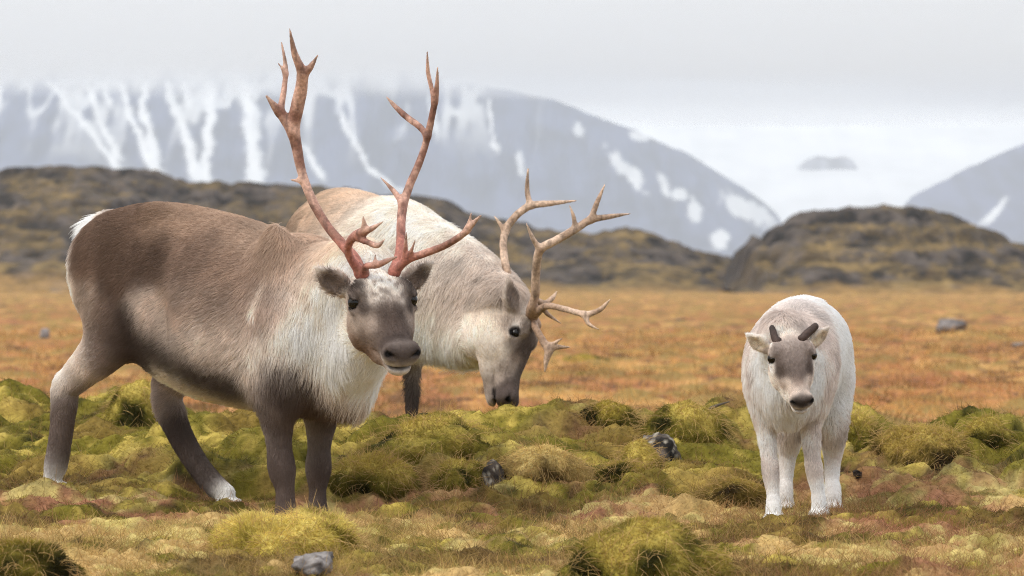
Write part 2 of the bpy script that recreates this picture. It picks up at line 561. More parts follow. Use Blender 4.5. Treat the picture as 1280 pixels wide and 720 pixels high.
PAL_Y = (lin(118, 104, 42), lin(186, 168, 80), lin(220, 202, 122))
PAL_G = (lin(48, 46, 17), lin(110, 101, 38), lin(174, 154, 78))
PAL_D = (lin(42, 39, 15), lin(96, 87, 32), lin(160, 142, 64))
PAL_S = (lin(100, 80, 48), lin(172, 148, 92), lin(206, 184, 122))
PAL_B = (lin(54, 42, 27), lin(116, 97, 46), lin(172, 150, 80))
hummock(354, 13.6, 196, 636, .20, PAL_Y, 'pale yellow moss hummock with a grey stone at its foot', 101, .04, 22000)
hummock(26, 12.35, 150, 674, .16, PAL_D, 'dark blackish moss hummock below the white hind hoof of the large reindeer', 102, .03, 12000)
hummock(812, 12.6, 210, 668, .18, PAL_G, 'low olive moss hummock in the rust grass between grazing reindeer and calf', 103, .03, 16000, lump=.2)
hummock(682, 16.0, 118, 558, .18, PAL_S, 'rounded straw coloured hummock close beside the upright lichen rock', 104, .02, 14000, lump=.06)
hummock(1155, 16.45, 122, 530, .16, PAL_B, 'wide moss hummock with a dark brown underside on the slope past the calf', 105, .035, 14000, .75)
hummock(1232, 16.55, 92, 525, .14, PAL_G, 'deep green moss hummock beside the brown sided hummock', 106, .025, 10000)
hummock(782, 16.05, 84, 580, .13, PAL_G, 'green moss hummock in front of the white spotted lichen rock', 107, .03, 10000)
hummock(912, 15.65, 86, 602, .13, PAL_B, 'small dark brown hummock beside the front leg of the calf', 108, .03, 9000)
hummock(462, 15.95, 120, 572, .16, PAL_G, 'mossy hummock with a shaded hollow behind the front leg of the large reindeer', 109, .03, 13000, lump=.2)
hummock(572, 15.95, 80, 572, .15, PAL_G, 'green moss hummock pressed against the upright lichen rock', 116, .02, 9000)
hummock(545, 16.5, 190, 520, .24, PAL_G, 'broad lobed green moss hummock below the grazing head', 110, .025, 16000, lump=.22)
hummock(800, 16.35, 60, 548, .12, PAL_G, 'little green moss hummock against the side of the white spotted lichen rock', 117, .02, 7000)
hummock(856, 17.0, 120, 499, .2, PAL_G, 'olive moss hummock cresting the rise behind the white spotted lichen rock', 111, .025, 11000, lump=.2)
hummock(765, 17.2, 90, 505, .14, PAL_D, 'mossy hummock beside the dead twig on the crest of the rise', 112, .02, 9000, lump=.1)
hummock(1072, 16.9, 70, 522, .14, PAL_G, 'moss hummock half hidden by the hind leg of the calf', 113, .025, 8000, lump=.15)
hummock(170, 18.2, 90, 480, .18, PAL_G, 'moss hummock on the crest behind the hind legs of the large reindeer', 114, .025, 8000, lump=.2)


def rock(px, d, wpx, top_py, depth, label, seed, dark, light, spots=None, name='rock', sink=0.25, cat='rock', lich=.57, group=None):
    d = d if d > 0 else ground_d(px, -d)
    x = (px - 640) * K * d
    rx = wpx * K * d / 2
    topz = H + (350 - top_py) * K * d
    gz = zg(x, d)
    hgt = max(topz - gz, 0.02)
    v, f = ICO4
    v = v.copy()
    g = np.random.default_rng(seed)
    s = 1 / (np.abs(v) ** 4).sum(1) ** .25
    for i in range(14):      # planar chips give the angular stone faces
        nn = g.normal(size=3); nn /= np.linalg.norm(nn)
        dd = g.uniform(.75, 1.05)
        proj = v @ nn
        s = np.minimum(s, np.where(proj > 1e-3, dd / np.maximum(proj, 1e-3), 9))
    s = s * (1 + .5 * (fbm(v[:, 0] * 3, v[:, 1] * 3, v[:, 2] * 3, seed=seed, oct=3) - .5))
    p = v * s[:, None]
    p[:, 2] = (p[:, 2] - p[:, 2].min()) / (p[:, 2].max() - p[:, 2].min())
    p[:, 0] *= rx / np.abs(p[:, 0]).max(); p[:, 1] *= depth
    p[:, 2] = p[:, 2] * hgt * (1 + sink) - hgt * sink
    t = fbm(p[:, 0] / rx * 2 + seed, p[:, 1] / rx * 2, p[:, 2] / rx * 2, seed=seed + 1, oct=4)
    c = mix(dark, light, sstep(.35, .65, t))
    if spots is not None:
        q = fbm(p[:, 0] / rx * 4 + 3, p[:, 1] / rx * 4, p[:, 2] / rx * 4, seed=seed + 2, oct=2)
        c = mix(c, spots, sstep(lich, lich + .04, q))
    o = make_mesh(name, p, f, M_ROCK, False, c)
    o.location = (x, d, gz)
    pr = dict(label=label, category=cat)
    if group:
        pr['group'] = group
    link(o, **pr)
    return o


L_W = lin(150, 142, 128)
rock(390, -714, 54, 690, .07, 'grey stone tucked under the pale yellow hummock', 201, lin(92, 86, 84), lin(140, 134, 131), sink=.8)
rock(616, -604, 40, 574, .12, 'upright dark rock spotted with white lichen beside the straw hummock', 202, lin(30, 25, 22), lin(74, 65, 58), L_W, sink=1.2, lich=.62)
rock(822, -566, 60, 540, .14, 'dark rock with dense white lichen spots between calf and grazing reindeer', 203, lin(32, 28, 25), lin(84, 74, 66), L_W, sink=1.3, lich=.60)
rock(1072, -597, 13, 587, .015, 'small black clod lying on the moss beside the hind hoof of the calf', 204, lin(24, 20, 18), lin(54, 44, 38), name='clod', cat='clod')
G_BO = 'boulders on the orange plain'
rock(1187, 94, 44, 398, .4, 'largest grey boulder, standing alone far out on the orange plain', 211, lin(84, 80, 80), lin(132, 126, 124), name='boulder', cat='boulder', group=G_BO)
rock(1276, 76, 30, 428, .3, 'smaller grey boulder on the orange plain, nearer the moss than the lone boulder', 212, lin(90, 86, 84), lin(138, 132, 128), name='boulder', cat='boulder', group=G_BO)
rock(56, 84, 13, 410, .12, 'small grey stone on the orange plain behind the white rump', 213, lin(100, 96, 98), lin(140, 134, 132), name='boulder', cat='boulder', group=G_BO)
rock(852, 120, 15, 398, .2, 'small brown stone on the orange plain between grazing reindeer and calf', 214, lin(80, 70, 66), lin(120, 108, 100), name='boulder', cat='boulder', group=G_BO)


def tussock(px, d, wpx, top_py, label, seed):
    x = (px - 640) * K * d
    rx = wpx * K * d / 2
    gz = zg(x, d) - .03
    hgt = H + (350 - top_py) * K * d - gz
    v, f = ICO4
    p = v * (1 + .5 * (fbm(v[:, 0] * 2 + seed, v[:, 1] * 2, v[:, 2] * 2, seed=seed, oct=3) - .5))[:, None] * np.array([rx, rx * 1.2, hgt])
    p[:, 2] = np.where(p[:, 2] > 0, p[:, 2], p[:, 2] * .1)
    t = fbm(p[:, 0] * 5, p[:, 1] * 5, p[:, 2] * 5, seed=seed + 1, oct=4)
    c = mix(lin(70, 58, 26), lin(142, 122, 52), sstep(.35, .6, t))
    o = make_mesh('tussock', p, f, M_MOSS, True, c)
    o.location = (x, d, gz)
    link(o, label=label, category='tussock', group='dark tussocks on the orange plain')


tussock(732, 62, 66, 442, 'dark olive tussock on the plain behind the lowered antlers', 301)
tussock(726, 50, 44, 466, 'low olive tussock on the plain in front of the darker tussock', 302)
tussock(1090, 52, 40, 470, 'olive tussock on the plain behind the back of the calf', 303)


def tube(name, pts, rads, label, cat, mat, sides=7):
    pts = np.array(pts, float)
    v, f = [], []
    for i, p in enumerate(pts):
        t = pts[min(i + 1, len(pts) - 1)] - pts[max(i - 1, 0)]
        t /= np.linalg.norm(t)
        a = np.cross(t, [0, 0, 1.0]); a /= np.linalg.norm(a); b = np.cross(t, a)
        for j in range(sides):
            q = 2 * math.pi * j / sides
            v.append(p + rads[i] * (math.cos(q) * a + math.sin(q) * b))
    for i in range(len(pts) - 1):
        for j in range(sides):
            k_ = (j + 1) % sides
            f.append((i * sides + j, i * sides + k_, (i + 1) * sides + k_, (i + 1) * sides + j))
    f.append(tuple(range(sides))[::-1]); f.append(tuple((len(pts) - 1) * sides + j for j in range(sides)))
    link(make_mesh(name, np.array(v), f, mat), label=label, category=cat)


d_tw = ground_d(905, 512) or 17.0
tube('twig', [pix(876, 517, d_tw - .05), pix(889, 510, d_tw - .02), pix(899, 506, d_tw), pix(912, 502, d_tw + .03)], [.004, .006, .005, .002],
     'thin dead twig sticking out of the moss on the crest near the calf', 'twig', M_TWIG)

# upright dry tufts over the plain
g_ = np.random.default_rng(77)
npl = 120000
yy_ = 20.3 * (95 / 20.3) ** (g_.random(npl) ** 1.15)
xx_ = g_.uniform(-.19, .19, npl) * yy_
kk_ = g_.random(npl) < .25 + .75 * sstep(.42, .60, fbm(xx_ * 1.6, yy_ * .9, seed=91, oct=4))
xx_, yy_ = xx_[kk_], yy_[kk_]
npl = len(xx_)
cc_ = gsample(GC, xx_, yy_)
tb_ = fbm(xx_ * 1.2, yy_ * .5, seed=92, oct=3)
cc_ = mix(cc_, lin(204, 160, 98), sstep(.46, .58, tb_) * .75)
cc_ = mix(cc_, lin(112, 90, 52), sstep(.44, .34, tb_) * .8)
cc_ *= g_.uniform(.6, 1.4, (npl, 1))
LL_ = (.03 + .10 * g_.random(npl) ** 2) * (1 + yy_ / 120)
P_, r_ = strands(np.stack([xx_, yy_, gsample(Z, xx_, yy_) - .01], 1), np.tile([0, 0, 1.0], (npl, 1)), LL_, g_.normal(0, .45, (npl, 3)) * np.array([1, 1, .3]), cc_, rad=1.0)
r_ *= (.0010 + .00006 * yy_)[:, None]
link(make_strands('plain_grass', P_, r_, cc_, M_GRASS), kind='stuff', label='dry rust and gold grass over the flat plain behind', category='grass')

# ------------------------------------------------------------------ hills, mountains, glacier, haze
def hill(name, crest_px, d0, d1, d2, nx, ny, seed, label, crag):
    cx = np.array(crest_px, float)
    px = np.linspace(cx[0, 0], cx[-1, 0], nx)
    ytop = np.interp(px, cx[:, 0], cx[:, 1])
    ytop += 6 * (fbm(px / 16., px * 0, seed=seed, oct=5) - .5) * 2
    zc = H + (350 - ytop) * K * d1
    dd = np.concatenate([np.linspace(d0, d1, int(ny * .75)), np.linspace(d1, d2, ny - int(ny * .75))[1:]])
    X = (px[None, :] - 640) * K * d1 * np.ones((len(dd), 1))
    Y = dd[:, None] * np.ones((1, nx))
    t = np.clip((dd - d0) / (d1 - d0), 0, 1)[:, None]
    rise = t ** 0.85
    back = np.clip(1 - (dd - d1) / (d2 - d1), 0, 1)[:, None]
    prof_ = np.where(dd[:, None] <= d1, rise, back)
    base = -0.9
    Zh = base + (zc[None, :] - base) * prof_
    n = fbm(X * .16, Y * .10, seed=seed + 1, oct=5) - .5
    rid = np.abs(fbm(X * .12 + 9, Y * .09, seed=seed + 2, oct=4) - .5)
    # terraces and crags
    rough = fbm(X * .7, Y * .45, seed=seed + 8, oct=4) - .5
    Zh += crag * (n * 3.4 + rid * 2.4 + rough * 2.6) * prof_ * (1 - prof_ ** 6 * .85)
    st = 1.6
    tz = Zh / st + 0.5 * n
    fr = tz - np.floor(tz)
    Zt = (np.floor(tz) + sstep(.45, 1.0, fr)) * st - 0.5 * n * st
    Zh = Zh * .72 + Zt * .28
    gy = np.gradient(Zh, axis=0) / np.gradient(Y, axis=0)
    gx = np.gradient(Zh, axis=1) / np.gradient(X, axis=1)
    slope = np.sqrt(gx ** 2 + gy ** 2)
    q = fbm(X * .4, Y * .2, seed=seed + 4, oct=5, gain=.65); q2 = fbm(X * 1.3, Y * .8, seed=seed + 5, oct=3)
    q3 = fbm(X * .22, Zh * .40 + Y * .08, seed=seed + 6, oct=5, gain=.65)
    c = mix(lin(112, 93, 60), lin(76, 65, 45), sstep(.4, .6, q2))
    c = mix(c, lin(134, 112, 72), sstep(.52, .64, q) * .8)
    rockc = mix(lin(30, 28, 27), lin(88, 80, 75), sstep(.3, .7, q2 * .5 + rough + .25))
    c = mix(c, rockc, np.clip(sstep(.24, .5, slope) * .7 + sstep(.49, .58, q3) * .85, 0, 1))
    c = mix(c, rockc * .8, sstep(.86, .98, np.where(dd[:, None] <= d1, prof_, 1)) * sstep(.35, .5, q) * .8)
    c = mix(c, lin(118, 110, 104), sstep(.2, .06, prof_) * sstep(.42, .55, q3) * .8)
    c = mix(c, lin(150, 118, 72), sstep(.26, .03, prof_ + .30 * (q - .5)) * .85)
    nr_, nc_ = Zh.shape
    i_ = (np.arange(nr_ - 1)[:, None] * nc_ + np.arange(nc_ - 1)[None, :]).ravel()
    o = make_mesh(name, np.stack([X, Y, Zh], -1).reshape(-1, 3), np.stack([i_, i_ + 1, i_ + nc_ + 1, i_ + nc_], 1), M_HILL, True, c.reshape(-1, 3))
    return link(o, kind='structure', label=label)


hill('hill', [(-900, 300), (-500, 235), (-200, 205), (0, 211), (60, 206), (150, 212), (250, 226), (330, 229), (400, 234), (480, 240), (545, 245), (580, 262), (620, 274), (700, 287),
              (745, 290), (782, 282), (815, 292), (850, 306), (900, 318), (960, 335), (1010, 345), (1100, 352)], 395, 455, 540, 520, 130, 501,
     'long dark rocky hill with ochre grass behind the two adults', .8)
hill('hill', [(905, 362), (922, 338), (931, 300), (940, 293), (952, 298), (975, 278), (1010, 263), (1060, 258), (1120, 254), (1160, 258), (1200, 271), (1240, 288), (1280, 303), (1330, 318), (1420, 330), (1600, 345)],
     365, 400, 470, 300, 120, 521, 'rounded rocky hill with ochre slopes behind the calf', .7)


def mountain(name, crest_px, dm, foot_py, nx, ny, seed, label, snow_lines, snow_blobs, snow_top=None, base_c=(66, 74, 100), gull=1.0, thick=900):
    cx = np.array(crest_px, float)
    px = np.linspace(cx[0, 0], cx[-1, 0], nx)
    ytop = np.interp(px, cx[:, 0], cx[:, 1]) + 11 * (fbm(px / 30., px * 0, seed=seed, oct=5) - .5)
    zt = H + (350 - ytop) * K * dm
    tt = np.concatenate([np.linspace(0, 1, ny), np.linspace(1, 0, 12)[1:]])
    dd = np.concatenate([dm - thick * (1 - np.linspace(0, 1, ny)), dm + thick * np.linspace(0, 1, 12)[1:]])
    X = (px[None, :] - 640) * K * dm * np.ones((len(tt), 1))
    Y = dd[:, None] * np.ones((1, nx))
    prof_ = (tt ** .8)[:, None]
    Zm = -3 + (zt[None, :] + 3) * prof_
    rid = np.abs(fbm(X / 60., Y / 500., seed=seed + 1, oct=4) - .5) * 2
    Zm -= gull * 44 * (0.5 - rid) * prof_ * (1 - prof_ ** 4) * np.clip(zt / 200, 0.1, 1)[None, :]
    PX = 640 + X / (K * Y); PY = 350 - (Zm - H) / (K * Y)
    q = fbm(X / 40., Zm / 25., seed=seed + 3, oct=4)
    q2 = fbm(X / 14., Zm / 60., seed=seed + 6, oct=3)
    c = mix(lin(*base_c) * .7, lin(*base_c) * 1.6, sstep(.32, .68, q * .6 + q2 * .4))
    sn = np.zeros_like(Zm)
    wx = 16 * (fbm(PX / 14., PY / 18., seed=seed + 5, oct=5, gain=.62) - .5)
    rag = .55 + .9 * fbm(PX / 5., PY / 9., seed=seed + 11, oct=3)
    for pts, wd in snow_lines:
        pts = np.array(pts, float)
        lo, hi = pts[:, 1].min(), pts[:, 1].max()
        xc = np.interp(PY, pts[:, 1], pts[:, 0])
        ww = wd * .85 * rag * (0.55 + .5 * q) * (0.75 + .5 * (PY - lo) / (hi - lo + 1e-6))
        inside = sstep(lo - 6, lo + 4, PY) * sstep(hi + 6, hi - 6, PY)
        sn = np.maximum(sn, sstep(ww * 1.35, ww * .65, np.abs(PX - xc + wx)) * inside)
    for bx, by, rx_, ry_, ang in snow_blobs:
        ca, sa = math.cos(R(ang)), math.sin(R(ang))
        u_ = (PX - bx + wx) * ca + (PY - by) * sa; v_ = -(PX - bx + wx) * sa + (PY - by) * ca
        sn = np.maximum(sn, sstep(1.2, .8, np.sqrt((u_ / rx_) ** 2 + (v_ / ry_) ** 2) / rag) * .9)
    if gull > .9:
        sn = np.maximum(sn, sstep(.16, .06, rid + .10 * (q2 - .5)) * sstep(215, 130, PY + 60 * (q - .5)) * sstep(720, 560, PX) * .75)
    if snow_top is not None:
        sn = np.maximum(sn, sstep(snow_top[1], snow_top[0], PY + 50 * (q2 - .5)) * .9)
    c = mix(c, np.array([.80, .82, .84]), sn)
    nr_, nc_ = Zm.shape
    i_ = (np.arange(nr_ - 1)[:, None] * nc_ + np.arange(nc_ - 1)[None, :]).ravel()
    o = make_mesh(name, np.stack([X, Y, Zm], -1).reshape(-1, 3), np.stack([i_, i_ + 1, i_ + nc_ + 1, i_ + nc_], 1), M_MOUNT, True, c.reshape(-1, 3))
    return link(o, kind='structure', label=label)


LINES = [([(58, 100), (85, 130), (120, 175), (150, 212)], 8), ([(108, 100), (125, 150), (150, 200)], 6), ([(148, 100), (165, 150), (195, 222)], 7), ([(180, 100), (180, 140), (200, 222)], 8),
         ([(208, 100), (228, 160), (250, 228)], 10), ([(262, 100), (262, 160), (255, 228)], 10), ([(305, 100), (315, 150), (320, 230)], 13), ([(375, 180), (390, 205), (405, 225)], 6),
         ([(425, 140), (440, 170), (462, 210), (500, 240)], 8), ([(0, 100), (-10, 150)], 10), ([(-60, 100), (-50, 215)], 10), ([(-130, 100), (-110, 215)], 12), ([(232, 100), (240, 140)], 6), ([(130, 100), (138, 135)], 5),
         ([(535, 120), (545, 175)], 4), ([(610, 125), (622, 190)], 3)]
BLOBS = [(782, 212, 34, 8, 45), (722, 163, 10, 6, 60), (800, 170, 14, 6, 10), (868, 262, 9, 16, -10), (850, 243, 10, 8, 0), (935, 262, 34, 13, 28), (898, 300, 12, 12, 0), (830, 230, 6, 14, -20), (650, 205, 16, 5, 70)]
mountain('mountain', [(-900, 150), (-500, 60), (-200, 55), (0, 60), (200, 56), (400, 70), (560, 96), (640, 112), (690, 126), (750, 148), (800, 165), (850, 186), (900, 216), (940, 242), (972, 266), (990, 300), (1010, 345)],
         7000, 340, 620, 160, 601, 'hazy blue mountain with snow filled gullies and its top lost in cloud', LINES, BLOBS, (84, 118))
mountain('mountain', [(1085, 350), (1120, 268), (1140, 246), (1175, 228), (1210, 206), (1250, 190), (1290, 176), (1400, 120), (1600, 90), (2000, 200), (2300, 340)],
         7300, 340, 320, 120, 611, 'hazy blue mountain shoulder with one snow streak behind the rounded hill', [([(1258, 248), (1230, 280)], 7)],
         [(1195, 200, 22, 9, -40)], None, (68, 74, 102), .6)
mountain('snowfield', [(400, 130), (700, 128), (850, 124), (1000, 128), (1200, 126), (1500, 120), (1900, 130)], 8600, 340, 200, 80, 621,
         'white glacier snowfield between the two mountains', [], [], (400, 401), (200, 200, 210), .05, 1400)
mountain('nunatak', [(980, 230), (990, 216), (1003, 204), (1022, 197), (1040, 199), (1054, 196), (1066, 203), (1074, 216), (1080, 230)], 7900, 340, 60, 30, 631,
         'grey rock outcrop in the white snowfield', [], [], None, (150, 152, 160), .1, 60)

hm, ht, hn = new_mat('haze_air')
ho = hn('ShaderNodeOutputMaterial')
hv = hn('ShaderNodeVolumePrincipled')
hv.inputs['Color'].default_value = (0.82, 0.90, 1.0, 1)
hv.inputs['Density'].default_value = 0.00014
hv.inputs['Anisotropy'].default_value = 0.2
ht.links.new(hv.outputs[0], ho.inputs['Volume'])
X0, X1, Y0, Y1, Z0, Z1 = -9200, 9200, -300, 10200, -8, 420
bv = [(x, y, z) for z in (Z0, Z1) for y in (Y0, Y1) for x in (X0, X1)]
bf = [(0, 2, 3, 1), (4, 5, 7, 6), (0, 1, 5, 4), (2, 6, 7, 3), (0, 4, 6, 2), (1, 3, 7, 5)]
link(make_mesh('haze', np.array(bv, float), bf, hm, False), kind='stuff', label='pale blue haze over the far mountains', category='haze')

# low stratus wrapped round the summits: one closed, gently billowed slab of even density
ny_, nx_ = 26, 70
cxs = np.linspace(-3600, 4200, nx_); cys = np.linspace(5400, 8400, ny_)
CX, CY = np.meshgrid(cxs, cys)
low = 248 + 22 * (fbm(CX / 380., CY / 500., seed=901, oct=3) - .5) * 2 + 26 * sstep(-300, 1200, CX) * 0
edge = np.minimum.reduce([(CX - cxs[0]) / 500, (cxs[-1] - CX) / 500, (CY - cys[0]) / 250, (cys[-1] - CY) / 250]).clip(0, 1)
low = low + (1 - edge) * 60
top = 398 - (1 - edge) * 70
vv = np.concatenate([np.stack([CX, CY, low], -1).reshape(-1, 3), np.stack([CX, CY, np.maximum(top, low + 4)], -1).reshape(-1, 3)])
nn_ = nx_ * ny_
ff = []
for i in range(ny_ - 1):
    for j in range(nx_ - 1):
        a = i * nx_ + j
        ff.append((a, a + nx_, a + nx_ + 1, a + 1)); ff.append((nn_ + a, nn_ + a + 1, nn_ + a + nx_ + 1, nn_ + a + nx_))
for j in range(nx_ - 1):
    a = j; ff.append((a, a + 1, nn_ + a + 1, nn_ + a))
    a = (ny_ - 1) * nx_ + j; ff.append((a + 1, a, nn_ + a, nn_ + a + 1))
for i in range(ny_ - 1):
    a = i * nx_; ff.append((a + nx_, a, nn_ + a, nn_ + a + nx_))
    a = i * nx_ + nx_ - 1; ff.append((a, a + nx_, nn_ + a + nx_, nn_ + a))
cm_, ct_, cn_ = new_mat('stratus_cloud')
co_ = cn_('ShaderNodeOutputMaterial'); cv_ = cn_('ShaderNodeVolumePrincipled')
cv_.inputs['Color'].default_value = (0.96, 0.96, 0.965, 1); cv_.inputs['Density'].default_value = 0.0019; cv_.inputs['Anisotropy'].default_value = 0.2
ct_.links.new(cv_.outputs[0], co_.inputs['Volume'])
link(make_mesh('cloud', vv, ff, cm_, True), kind='stuff', label='low grey cloud hiding the tops of the far mountains', category='cloud')

# ------------------------------------------------------------------ implicit-surface modelling
class Field:
    """signed distance on a voxel grid in an animal's own frame (s forward, l left, z up)"""
    def __init__(self, h):
        self.h = h
        self.ops = []

    def add(self, ells, k=0.03, cut=False):
        """ells: list of (centre, radii, rot) ; rot columns are the ellipsoid's axes"""
        self.ops.append(([(np.asarray(e[0], float), np.broadcast_to(np.asarray(e[1], float), 3), e[2]) for e in ells], k, cut))

    def build(self):
        h = self.h
        cs = np.array([e[0] for o in self.ops if not o[2] for e in o[0]]); rm = np.array([max(e[1]) for o in self.ops if not o[2] for e in o[0]])[:, None]
        self.lo = (cs - rm).min(0) - 3 * h; hi = (cs + rm).max(0) + 3 * h
        self.n = (np.ceil((hi - self.lo) / h)).astype(int) + 1
        self.F = np.full(self.n, 0.5, np.float32)
        self.ax = [self.lo[i] + h * np.arange(self.n[i]) for i in range(3)]
        for o in self.ops:
            self._apply(*o)

    def _box(self, a, b):
        i0 = np.clip(np.floor((a - self.lo) / self.h).astype(int), 0, self.n - 1)
        i1 = np.clip(np.ceil((b - self.lo) / self.h).astype(int) + 1, 1, self.n)
        return i0, i1

    def _apply(self, ells, k, cut):
        pad = k + 0.02
        cs = np.array([e[0] for e in ells]); rm = np.array([max(e[1]) for e in ells])[:, None]
        b0, b1 = self._box((cs - rm).min(0) - pad, (cs + rm).max(0) + pad)
        if np.any(b1 <= b0):
            return
        G = np.full(b1 - b0, 0.5, np.float32)
        for c, r, rot in ells:
            c = np.asarray(c, float); r = np.asarray(r, float)
            if rot is None:
                ext = r
            else:
                ext = np.sqrt(((rot * r[None, :]) ** 2).sum(1))
            i0, i1 = self._box(c - ext - pad, c + ext + pad)
            if np.any(i1 <= i0):
                continue
            X = (self.ax[0][i0[0]:i1[0]] - c[0]).astype(np.float32)[:, None, None]
            Y = (self.ax[1][i0[1]:i1[1]] - c[1]).astype(np.float32)[None, :, None]
            Zc = (self.ax[2][i0[2]:i1[2]] - c[2]).astype(np.float32)[None, None, :]
            if rot is None:
                q = (X, Y, Zc)
            else:
                q = tuple(X * rot[0, j] + Y * rot[1, j] + Zc * rot[2, j] for j in range(3))
            s1 = (q[0] / r[0]) ** 2 + (q[1] / r[1]) ** 2 + (q[2] / r[2]) ** 2
            s2 = (q[0] / r[0] ** 2) ** 2 + (q[1] / r[1] ** 2) ** 2 + (q[2] / r[2] ** 2) ** 2
            k0 = np.sqrt(s1)
            f = k0 * (k0 - 1) / np.maximum(np.sqrt(s2), 1e-6)
            sl_ = tuple(slice(i0[j] - b0[j], i1[j] - b0[j]) for j in range(3))
            G[sl_] = np.minimum(G[sl_], f)
        sl_ = tuple(slice(b0[j], b1[j]) for j in range(3))
        A = self.F[sl_]
        if cut:
            G = -G
            hh = np.maximum(k - np.abs(A - G), 0) / k
            self.F[sl_] = np.maximum(A, G) + hh * hh * k * .25
        else:
            hh = np.maximum(k - np.abs(A - G), 0) / k
            self.F[sl_] = np.minimum(A, G) - hh * hh * k * .25

    def mesh(self, smooth=2):
        self.build()
        F = self.F
        S = F < 0
        c = sum(S[i:S.shape[0] - 1 + i, j:S.shape[1] - 1 + j, l:S.shape[2] - 1 + l].astype(np.int8) for i in (0, 1) for j in (0, 1) for l in (0, 1))
        act = (c > 0) & (c < 8)
        I = np.argwhere(act)
        idx = np.full(act.shape, -1, np.int32)
        idx[act] = np.arange(len(I))
        pos = np.zeros((len(I), 3)); cnt = np.zeros(len(I))
        for ax in range(3):
            o1, o2 = [a for a in range(3) if a != ax]
            for a in (0, 1):
                for b in (0, 1):
                    p0 = I.copy(); p0[:, o1] += a; p0[:, o2] += b
                    p1 = p0.copy(); p1[:, ax] += 1
                    f0 = F[tuple(p0.T)]; f1 = F[tuple(p1.T)]
                    m = (f0 < 0) != (f1 < 0)
                    t = f0[m] / (f0[m] - f1[m])
                    q = p0[m].astype(float); q[:, ax] += t
                    pos[m] += q; cnt[m] += 1
        V = self.lo + self.h * pos / cnt[:, None]
        quads = []
        for ax in range(3):
            o1, o2 = [(1, 2), (2, 0), (0, 1)][ax]
            sl0 = [slice(None)] * 3; sl1 = [slice(None)] * 3
            sl0[ax] = slice(0, -1); sl1[ax] = slice(1, None)
            d = S[tuple(sl0)] != S[tuple(sl1)]
            E = np.argwhere(d)
            ok = (E[:, o1] > 0) & (E[:, o2] > 0) & (E[:, o1] < act.shape[o1]) & (E[:, o2] < act.shape[o2])
            E = E[ok]
            ins = S[tuple(E.T)]
            q = []
            for a, b in ((1, 1), (0, 1), (0, 0), (1, 0)):
                g = E.copy(); g[:, o1] -= a; g[:, o2] -= b
                q.append(idx[tuple(g.T)])
            q = np.stack(q, 1)
            q[~ins] = q[~ins][:, ::-1]
            quads.append(q)
        Q = np.concatenate(quads)
        Q = Q[(Q >= 0).all(1)]
        # Taubin smoothing
        e = np.concatenate([Q[:, [0, 1]], Q[:, [1, 2]], Q[:, [2, 3]], Q[:, [3, 0]]])
        deg = np.bincount(e.ravel(), minlength=len(V)).astype(float)
        for it in range(smooth):
            for lam in (.55, -.57):
                acc = np.zeros_like(V)
                for a in range(3):
                    acc[:, a] = np.bincount(e[:, 0], V[e[:, 1], a], len(V)) + np.bincount(e[:, 1], V[e[:, 0], a], len(V))
                V = V + lam * (acc / np.maximum(deg, 1)[:, None] - V)
        return V, Q


def normals(V, Q):
    n = np.cross(V[Q[:, 2]] - V[Q[:, 0]], V[Q[:, 3]] - V[Q[:, 1]])
    vn = np.zeros_like(V)
    for j in range(4):
        for a in range(3):
            vn[:, a] += np.bincount(Q[:, j], n[:, a], len(V))
    return vn / np.maximum(np.linalg.norm(vn, axis=1, keepdims=True), 1e-12)


def chain(pts, step=0.012):
    """pts: list of (centre, radii[, rot]) -> dense list, smoothly interpolated"""
    out_ = []
    c = np.array([p[0] for p in pts], float)
    r = np.array([np.broadcast_to(np.asarray(p[1], float), 3) for p in pts])
    rots = [p[2] if len(p) > 2 else None for p in pts]
    n = len(pts)
    for i in range(n - 1):
        p0, p1, p2, p3 = c[max(i - 1, 0)], c[i], c[i + 1], c[min(i + 2, n - 1)]
        r0, r1, r2, r3 = r[max(i - 1, 0)], r[i], r[i + 1], r[min(i + 2, n - 1)]
        L = np.linalg.norm(p2 - p1)
        st = max(step, 0.12 * min(r1.min(), r2.min()) * 2)
        m = max(2, int(math.ceil(L / st)))
        for j in range(m + (i == n - 2)):
            t = j / m
            h = lambda a, b, c_, d_: .5 * ((2 * b) + (-a + c_) * t + (2 * a - 5 * b + 4 * c_ - d_) * t * t + (-a + 3 * b - 3 * c_ + d_) * t ** 3)
            out_.append((h(p0, p1, p2, p3), np.maximum(h(r0, r1, r2, r3), .002), rots[i]))
    return out_


class Frame:
    """an animal's frame: origin on the ground plane, forward heading in the XY plane"""
    def __init__(self, px, d, heading):
        self.O = np.array([(px - 640) * K * d, d, 0.0])
        self.u = np.array([math.cos(R(heading)), math.sin(R(heading)), 0])
        self.r = np.array([-self.u[1], self.u[0], 0])      # to the animal's left
        self.z = np.array([0, 0, 1.0])
        self.B = np.stack([self.u, self.r, self.z], 1)

    def loc(self, p):
        return (np.asarray(p, float) - self.O) @ self.B

    def wld(self, q):
        return np.asarray(q, float) @ self.B.T + self.O

    def J(self, px, py, lat):
        """pixel -> local point on the vertical plane 'lat' metres to the right of the animal's midplane"""
        lat = -lat
        t = (px - 640) * K
        y = (lat + self.O @ self.r) / (t * self.r[0] + self.r[1])
        return self.loc(pix(px, py, y))

    def foot(self, q, sink=0.012):
        """drop a local point on the ground"""
        p = self.wld(q)
        q = np.array(q, float)
        q[2] = zg(p[0], p[1]) - sink
        return q


